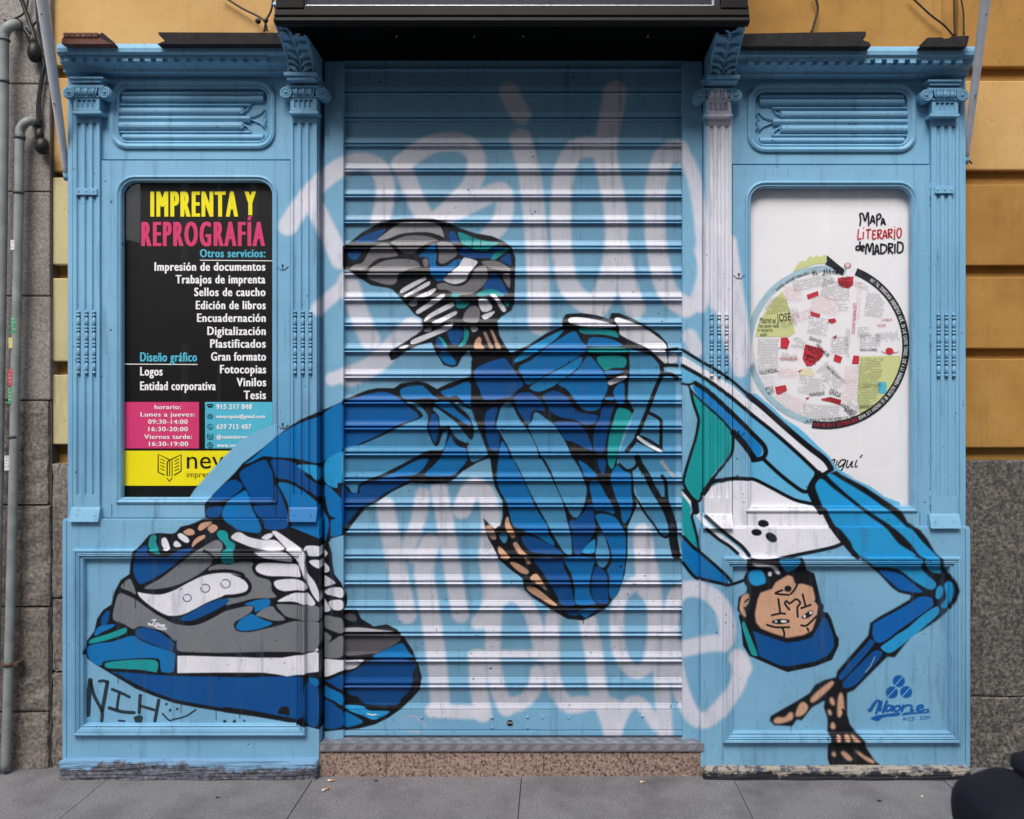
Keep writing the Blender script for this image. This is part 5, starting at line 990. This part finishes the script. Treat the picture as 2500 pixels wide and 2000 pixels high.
for s_t, tt, h, mi in (('MADRID','802 645 905 692',15,1),('PUERTA DEL','795 682 890 712',7,1),('SOL','800 705 865 735',13,1),('PLAZA','1028 214 1080 206',8,1),('CASTILLA','1010 248 1090 240',10,1),('ATOCHA','930 955 1018 980',9,1),('JOSÉ','626 468 712 462',18,1),('Madrid es','520 478 618 480',14,1),('No tener nada','515 508 640 505',9,1),('e tenerlo','508 530 600 532',8,1),('todo','522 560 565 556',8,1),('VALLE-INCLÁN','518 800 630 782',10,1),('LA FORJA DE UN REBELDE','798 1100 1070 1080',9,1),('GRASA','945 915 1018 942',12,1),('FRANCISCO','828 935 920 922',8,1),('ARTURO','1018 990 1110 1050',9,1),('BAREA','1040 1020 1100 1075',9,1),('ERNEST','1140 1010 1225 1006',8,1),('HEMINGWAY','1150 1052 1230 1015',8,1),('MAX AUB','865 620 940 690',9,1),('GRANVÍA','822 580 900 606',9,1),('LUIS MARTÍN SANTOS','1100 355 1088 545',8,2),('BENITO PÉREZ GALDÓS','930 752 1015 830',6,1),('PÍO','560 900 605 890',9,1),('BAROJA','575 925 612 905',8,1),('PUERTA DEL SOL','645 712 760 706',7,2),('FRANCISCO UMBRAL','1142 650 1250 650',5,1),('LA BIBLIA','1275 465 1340 465',6,2),('TASCÓN','1245 502 1300 500',6,2)):
    mtext(s_t, q3, tt, h, mi, c_3)
for s_t, k in zip(('A', 'MEDIDA', 'QUE SE', 'ALEJABAN', 'DEL CENTRO', 'DE LA CIUDAD,', 'LOS ESCASOS ROSTROS', 'QUE MIRABAN HACIA', 'EL TAXI SE VOLVÍAN', 'MÁS SOMBRÍOS Y', 'AMENAZANTES'), range(11)):
    pass
# hand-drawn title
def hand(strokes, mi, w=4.2):
    for tt in strokes: ribbon(bm, q4(tt), w, b_2, mi)
hand(('1140 1400 1145 1360 1140 1325 1160 1328 1172 1370 1185 1325 1192 1322 1195 1400', '1205 1385 1215 1345 1222 1340 1232 1385', '1208 1370 1230 1368', '1245 1400 1245 1335', '1243 1338 1262 1325 1270 1345 1248 1362', '1272 1395 1282 1352 1298 1395', '1276 1380 1296 1378'), 1)
hand(('1132 1420 1128 1480 1150 1475', '1162 1435 1160 1480', '1163 1410 1165 1415', '1178 1425 1210 1420', '1192 1424 1190 1480', '1220 1430 1220 1480 1242 1472', '1218 1432 1240 1426', '1220 1455 1236 1450', '1252 1480 1250 1425', '1248 1428 1272 1425 1268 1448 1252 1452 1275 1480', '1282 1480 1295 1425 1308 1476', '1286 1462 1306 1460', '1318 1475 1316 1420', '1314 1424 1338 1420 1336 1440 1318 1448 1342 1475', '1356 1420 1354 1472', '1355 1405 1357 1408', '1385 1412 1372 1425 1370 1455 1380 1472 1392 1462 1397 1430 1388 1412'), 2, 3.6)
hand(('1140 1495 1142 1550', '1140 1528 1122 1525 1116 1540 1126 1550 1140 1540', '1150 1540 1166 1532 1160 1522 1148 1530 1150 1550 1168 1552', '1176 1575 1180 1520 1190 1515 1200 1560 1212 1515 1222 1515 1222 1580', '1232 1578 1245 1515 1258 1575', '1236 1558 1256 1556', '1270 1575 1270 1510', '1266 1512 1300 1520 1305 1545 1290 1565 1272 1572', '1318 1572 1318 1508', '1314 1510 1342 1512 1338 1532 1320 1538 1345 1572', '1358 1510 1356 1570', '1352 1478 1356 1484', '1372 1565 1375 1500', '1370 1500 1400 1505 1408 1535 1398 1560 1374 1566'), 1, 4.4)
# "aqui" in a brush script, its first letter half lost under paint
for tt, w in (('600 775 630 745 650 742 635 775 628 790 655 778 665 745',3.2),('722 745 695 742 672 770 680 790 712 765 722 745 700 800 680 820',3.4),('735 742 725 785 740 790 765 750 758 785 772 790',3.2),('795 742 782 785 800 785',3.2),('815 728 832 708',3.2)): ribbon(bm, q6(tt), w*.9, b_2, 1)
obj('poster', bm, MC, label='white poster with a round hand-lettered literary map of the city', cat='poster', fix=False)

# ------------------------------------------------------------------ pipes, cables, poles, litter on the cornice
def pipe(name, pts, r, label, collars, stickers=(), clamps=()):
    rt = root(name, pts[-1], label, 'drainpipe', 'grey drainpipes on the left wall')
    bm = nb(); tube(bm, crom([tuple(p_) for p_ in pts], False, 6) if len(pts) > 3 else pts, r, 14); obj('pipe', bm, 'pipe', rt, smooth=True)
    for p_ in collars: bm = nb(); tube(bm, p_, r*1.16, 14); obj('pipe_collar', bm, 'joint', rt)
    for p_ in clamps: bm = nb(); tube(bm, p_, r*1.2, 14); box(bm, p_[0][0]+r, p_[0][0]+r*2.2, p_[0][1]-.006, p_[0][1]+.04, p_[1][2], p_[0][2], .002); obj('pipe_clamp', bm, 'rust', rt)
    for (u, v, w, h, m_) in stickers:
        bm = nb(); n = 6; c = P(u, v, yp); a = []; b = []
        for i in range(n+1):
            an = R_(-90-38+76*i/n); a.append(bm.verts.new((c.x+math.cos(an)*r*1.03, yp+math.sin(an)*r*1.03, Z(v-h/2, yp)))); b.append(bm.verts.new((a[-1].co.x, a[-1].co.y, Z(v+h/2, yp))))
        for i in range(n): bm.faces.new((a[i], a[i+1], b[i+1], b[i])).material_index = 0
        for j in range(4):
            zz = Z(v-h/2+h*(j+.6)/4.6, yp); bw = h*S(yp)*.06
            for i0, i1 in ((1, 3), (3, 5)):
                if random.random() < .8:
                    vv_ = [Vector((c.x+(co.co.x-c.x)*1.012, yp+(co.co.y-yp)*1.012, 0)) for co in (a[i0], a[i1])]
                    bm.faces.new([bm.verts.new((p_.x, p_.y, zz+d_)) for p_, d_ in ((vv_[0], 0), (vv_[1], 0), (vv_[1], bw), (vv_[0], bw))]).material_index = 1
        obj('sticker', bm, [m_, 'st_white' if m_ != 'st_white' else 'p_ink'], rt)
    return rt
yp = .0
pipe('drainpipe', [P(88, 296, .08), P(80, 296, .03), P(66, 298, .0), P(52, 312, yp), P(48, 340, yp), P(46, 480, yp), P(40, 800, yp), P(31, 1250, yp), P(19, 1700, yp), P(13, 1880, yp)], .0185, 'slim grey drainpipe with stickers, bending into the granite wall',
    [[P(49, 330, yp), P(48, 340, yp)], [P(46, 466, yp), P(46, 474, yp)], [P(33, 1062, yp), P(33, 1070, yp)], [P(84, 296, .05), P(92, 296, .07)]], ((39, 795, 20, 38, 'st_green'), (33, 838, 14, 26, 'st_yel'), (32.5, 922, 20, 40, 'st_red'), (32, 966, 20, 40, 'st_green'), (23, 1130, 6, 36, 'st_white'), (38, 600, 8, 24, 'st_white')), [[P(21, 1617, yp), P(21, 1626, yp)]])
pipe('drainpipe', [P(44, 60, .08), P(36, 60, .03), P(24, 64, -.005), P(11, 80, -.01), P(8, 110, -.01), P(7, 300, -.01), P(2, 700, -.01), P(-8, 1300, -.01), P(-18, 1890, -.01)], .0215, 'thick pale drainpipe at the far left edge of the wall', [[P(9, 96, -.01), P(9, 100, -.01)], [P(7, 195, -.01), P(7, 203, -.01)], [P(40, 60, .05), P(47, 60, .07)]])
def cable(pts, r, label, y0=.03, group='black cables on the wall', bits=()):
    bm = nb(); tube(bm, crom([tuple(p_) for p_ in pts], False, 5), r, 7)
    for c, rx, rz in bits: ball(bm, c, rx, rx, rz)
    return obj('cable', bm, 'cable', label=label, cat='cable', group=group)
gy = .035
cable([P(45, -20, gy), P(70, 50, gy), P(85, 95, gy-.02), P(97, 130, gy), P(108, 160, gy), P(100, 200, gy), P(93, 260, gy), P(95, 310, gy)], .008, 'thick black cable hanging down the granite wall to a round junction', bits=((P(103, 357, .02), .029, .036), (P(97, 330, .02), .018, .03)))
cable([P(60, 70, gy), P(78, 100, gy), P(83, 110, gy)], .012, 'short black cable with a round gland beside the thick pipe', bits=((P(84, 128, .02), .028, .044), (P(80, 100, .02), .016, .03)))
cable([P(88, -20, gy), P(92, 60, gy), P(102, 110, gy), P(113, 140, gy), P(106, 185, gy), P(97, 250, gy), P(100, 300, gy)], .005, 'thin black cable looping beside the white pole')
cable([P(75, 75, gy), P(82, 60, gy), P(92, 52, gy), P(98, 60, gy), P(112, 120, gy)], .0045, 'thin curled cable above the cable glands on the granite wall')
cable([P(10, 50, gy), P(30, 48, gy), P(62, 28, gy), P(70, -20, gy)], .004, 'thin cable arching over the thick drainpipe')
cable([P(540, -12, .06), P(590, 20, .06), P(630, 40, .05), P(648, 56, .05), P(652, 76, .05)], .0045, 'black cable slanting down the ochre wall left of the sign box', bits=((P(630, 52, .045), .012, .012), (P(650, 50, .045), .009, .01)))
cable([P(668, -12, .05), P(662, 25, .05), P(650, 50, .05), P(645, 78, .05)], .0045, 'black cable dropping beside the left corner of the sign box')
cable([P(1985, -20, .06), P(1997, 18, .06), P(1990, 50, .06), P(1981, 80, .06)], .005, 'kinked black cable right of the sign box')
cable([P(2220, -12, .06), P(2270, 35, .06), P(2305, 62, .06), P(2328, 88, .06)], .0042, 'slanting black cable above the right end of the cornice')
cable([P(2329, -20, .06), P(2329, 30, .06), P(2331, 88, .06)], .0036, 'straight black cable, middle of three over the right cornice')
cable([P(2344, -12, .06), P(2352, 30, .06), P(2353, 86, .06)], .0036, 'slightly bowed black cable, rightmost over the right cornice')
cable([P(2352, 372, .05), P(2362, 388, .05), P(2373, 400, .05)], .0035, 'stub of black cable poking out beside the right pilaster')
def pole(a, b, r0, r1, label, blue):
    rt = root('awning_pole', b, label, 'pole', 'white awning poles')
    bm = nb(); n = 14; pts = [a.lerp(b, i/n) for i in range(n+1)]; tube(bm, pts, [r0+(r1-r0)*i/n for i in range(n+1)], 14); obj('pole_shaft', bm, 'pole', rt, smooth=True)
    for k in (.08, .2, .62): bm = nb(); p_ = a.lerp(b, k); ball(bm, (p_.x, p_.y-r0*.95, p_.z), .004, .003, .004); obj('rivet', bm, 'joint', rt)
    bm = nb(); tube(bm, [b + (a-b).normalized()*.03, b], r1*1.12, 12); obj('pole_end', bm, 'wood', rt, 0)
pole(P(94, -70, -.30), P(165, 440, .05), .024, .013, 'white awning pole leaning beside the left pilaster', True)
pole(P(2414, -60, -.30), P(2356, 400, .05), .020, .0125, 'white awning pole leaning beside the right pilaster', False)
def offcut(pts, y0, y1, mat, name, label, cat, group=None, fn=None):
    bm = nb(); zb = Z(111, -.2)
    a = [bm.verts.new((X(u, y0), y0, Z(v, y0))) for u, v in pts]; b = [bm.verts.new((p_.co.x, y1, p_.co.z)) for p_ in a]
    bm.faces.new(a); bm.faces.new(b)
    for k in range(len(a)): bm.faces.new((a[k], a[(k+1) % len(a)], b[(k+1) % len(a)], b[k]))
    if fn: fn(bm)
    return obj(name, bm, mat, label=label, cat=cat, group=group)
def bricks(bm):
    for k in range(6): pb(bm, 154+k*14.2, 79, 154+k*14.2+13.2, 91, -.170, -.06, .004)
offcut([(150, 107), (152, 92), (245, 92), (252, 97), (277, 107.5)], -.165, -.04, 'brick', 'broken_brick', 'crumbling row of brick fragments on the left end of the cornice', 'brick', fn=bricks)
offcut([(240, 91), (246, 80), (252, 81), (280, 107.5), (258, 107.5)], -.155, -.05, 'rot', 'timber_offcut', 'small dark wedge of timber beside the brick fragments', 'timber', 'dark timbers on the cornices')
offcut([(384, 107.5), (402, 100), (398, 92), (388, 86), (386, 79), (690, 80), (690, 107.5)], -.17, .02, 'rot', 'timber_offcut', 'long charred board on the left cornice beside the sign box', 'timber', 'dark timbers on the cornices')
offcut([(1806, 113), (1806, 84), (1830, 82), (2114, 77), (2114, 88), (2104, 92), (2110, 100), (2122, 103), (2126, 110), (2126, 113)], -.17, .02, 'rot', 'timber_offcut', 'long charred board on the right cornice beside the sign box', 'timber', 'dark timbers on the cornices')
offcut([(2246, 114), (2252, 109), (2262, 108), (2264, 92), (2300, 91), (2306, 95), (2318, 93), (2322, 89), (2366, 87), (2364, 100), (2360, 114)], -.16, .0, 'rot', 'timber_offcut', 'short notched black board on the right end of the cornice', 'timber', 'dark timbers on the cornices')

# ------------------------------------------------------------------ litter
def butt(u, v, ang, ln, label, two=True):
    d = CAMZ*F/(v-CY) if v > CY else 3; y = -D+d; x = (u-CX)*d/F; z = .005; a = R_(ang); dv_ = Vector((math.cos(a), math.sin(a), 0))*ln
    rt = root('cigarette_butt', (x, y, 0), label, 'cigarette butt', 'cigarette butts on the pavement'); p_ = Vector((x, y, z))
    bm = nb(); tube(bm, [p_, p_+dv_*.5], .0042, 9); obj('paper_end', bm, 'butt_w', rt)
    bm = nb(); tube(bm, [p_+dv_*.505, p_+dv_], .0042, 9); obj('filter', bm, 'butt_o', rt)
butt(2452, 1874+34, 2, .042, 'cigarette butt with orange filter on the pavement at the right edge')
butt(786, 1933, 40, .03, 'frayed orange cigarette butt in front of the left end of the step')
butt(800, 1909, 10, .026, 'pale squashed butt against the left end of the step')
butt(1563, 1912, 3, .02, 'small pale butt below the right half of the step')
butt(2250, 1948, 30, .012, 'tiny pale butt in front of the right foot stone')
for u, v, lab in ((552, 1903, 'black blob of gum before the left foot stone'), (918, 1908, 'dark leaf scrap before the granite step'), (2146, 1957, 'dark leaf scrap on the slab before the right bay'), (530, 1949, 'small dark leaf scrap near the bottom of the left slab')):
    d = CAMZ*F/(v-CY); y = -D+d; x = (u-CX)*d/F; bm = nb()
    poly(bm, [(x+.012*math.cos(k)*random.uniform(.5, 1.2), y+.006*math.sin(k)*random.uniform(.6, 1.2), .0035+random.uniform(0, .003)) for k in np.linspace(0, 5.6, 8)]); bmesh.ops.solidify(bm, geom=bm.faces[:], thickness=.002)
    obj('leaf_scrap', bm, 'rot', label=lab, cat='litter', group='dark scraps on the pavement')

# ------------------------------------------------------------------ parked scooter, only its saddle tip in view
sc = root('motor_scooter', (1.55, -2.0, 0), 'dark rounded scooter saddle reaching in at the lower right corner', 'scooter')
def loft(bm, secs, mi=0, n=16):
    rings = []
    for x, y, z, ry, rz in secs:
        rings.append([bm.verts.new((x, y+ry*math.copysign(abs(math.cos(2*math.pi*k/n))**.7, math.cos(2*math.pi*k/n)), z+rz*math.copysign(abs(math.sin(2*math.pi*k/n))**.7, math.sin(2*math.pi*k/n)))) for k in range(n)])
    for a, b in zip(rings, rings[1:]):
        for k in range(n): f_ = bm.faces.new((a[k], a[(k+1) % n], b[(k+1) % n], b[k])); f_.smooth = True
    bm.faces.new(rings[0]); bm.faces.new(rings[-1])
dS = 1.6; yS = -D+dS
dN = dS-.05
def zs(v): return CAMZ-(v+20-CY)*dN/F
def xsx(u): return (u+52-CX)*dN/F
bm = nb()
def sec(u, vt, vb=2075, ry=.10): return (xsx(u), yS, (zs(vt)+zs(vb))/2, ry, (zs(vt)-zs(vb))/2)
loft(bm, [sec(2336, 1996, 2040, .03), sec(2339, 1975, 2060, .06), sec(2350, 1956, 2072, .08), sec(2372, 1943), sec(2400, 1930), sec(2430, 1917), sec(2452, 1909), sec(2470, 1906), sec(2486, 1910), sec(2530, 1918), sec(2650, 1922, 2080, .10), sec(2800, 1990, 2080, .07), sec(2830, 2010, 2060, .03)])
obj('seat', bm, 'seat', sc, smooth=True)
bm = nb(); loft(bm, [sec(2488, 1900, 1912, .03), sec(2492, 1888, 1916, .06), sec(2508, 1878, 1920, .08), sec(2560, 1868, 1922, .09), sec(2650, 1880, 1924, .08), sec(2668, 1895, 1910, .03)])
obj('pillion_pad', bm, 'seat', sc, smooth=True)
bm = nb(); zt = zs(2070)
loft(bm, [(xsx(2352), yS, zt, .06, .05), (xsx(2420), yS, zt-.02, .13, .09), (xsx(2600), yS, zt-.06, .15, .13), (xsx(2800), yS, zt-.1, .14, .14), (xsx(2900), yS, .38, .12, .06), (xsx(3200), yS, .34, .14, .04), (xsx(3330), yS, .42, .15, .1), (xsx(3400), yS, .7, .17, .12), (xsx(3420), yS, .85, .08, .06)])
obj('body', bm, 'body', sc, smooth=True)
for xw in (xsx(2520), xsx(3480)):
    bm = nb(); nn = 28
    tube(bm, [(xw+.19*math.cos(2*math.pi*k/nn), yS, .25+.19*math.sin(2*math.pi*k/nn)) for k in range(nn+1)], .055, 10, cap=False); wl = obj('tyre', bm, 'tyre', sc, smooth=True)
    bm = nb(); cyl_y(bm, (xw, .25), .145, yS-.03, yS+.03, 24); obj('rim', bm, 'chrome', wl)
bm = nb(); tube(bm, [(xsx(3480), yS, .25), (xsx(3400), yS, .75), (xsx(3370), yS, 1.02)], .03, 10); tube(bm, [(xsx(3350), yS-.32, 1.05), (xsx(3370), yS, 1.02), (xsx(3350), yS+.32, 1.05)], .016, 8); obj('handlebar', bm, 'body', sc)
bm = nb(); ball(bm, (xsx(2345), yS, zt-.03), .03, .07, .03); obj('tail_light', bm, 'lens', sc)
bm = nb(); tube(bm, [(xsx(2700), yS-.1, .3), (xsx(2700), yS-.16, .0)], .012, 8); obj('kickstand', bm, 'chrome', sc)

# ------------------------------------------------------------------ houses across the street (seen mirrored in the panes)
def house(x0, x1, y0, hgt, mat, label, floors, bays):
    rt = root('street_house', ((x0+x1)/2, y0-3, 0), label, 'building', 'houses across the street')
    bm = nb(); box(bm, x0, x1, y0-6, y0, -.13, hgt); wl = obj('wall', bm, mat, rt)
    bm = nb(); box(bm, x0-.2, x1+.2, y0-6, y0+.35, hgt, hgt+.25); obj('eaves', bm, 'rot', rt)
    for i in range(floors):
        for k in range(bays):
            x = x0+(x1-x0)*(k+.5)/bays; z = .6+i*3.1
            bm = nb(); box(bm, x-.5, x+.5, y0-.05, y0+.03, z, z+2.0); w = obj('window', bm, 'win', rt)
            bm = nb(); box(bm, x-.6, x+.6, y0+.0, y0+.12, z-.12, z-.004); box(bm, x-.03, x+.03, y0+.031, y0+.05, z, z+2.0); box(bm, x-.62, x-.51, y0, y0+.06, z, z+2.0); box(bm, x+.51, x+.62, y0, y0+.06, z, z+2.0); obj('window_frame', bm, 'butt_w', w)
house(-6.8, 9, -10.5, 10.6, 'oppo', 'plastered house directly across the street', 3, 6)
house(-17, -8.2, -13, 4.5, 'oppo2', 'low brick house across the street to the left', 1, 4)
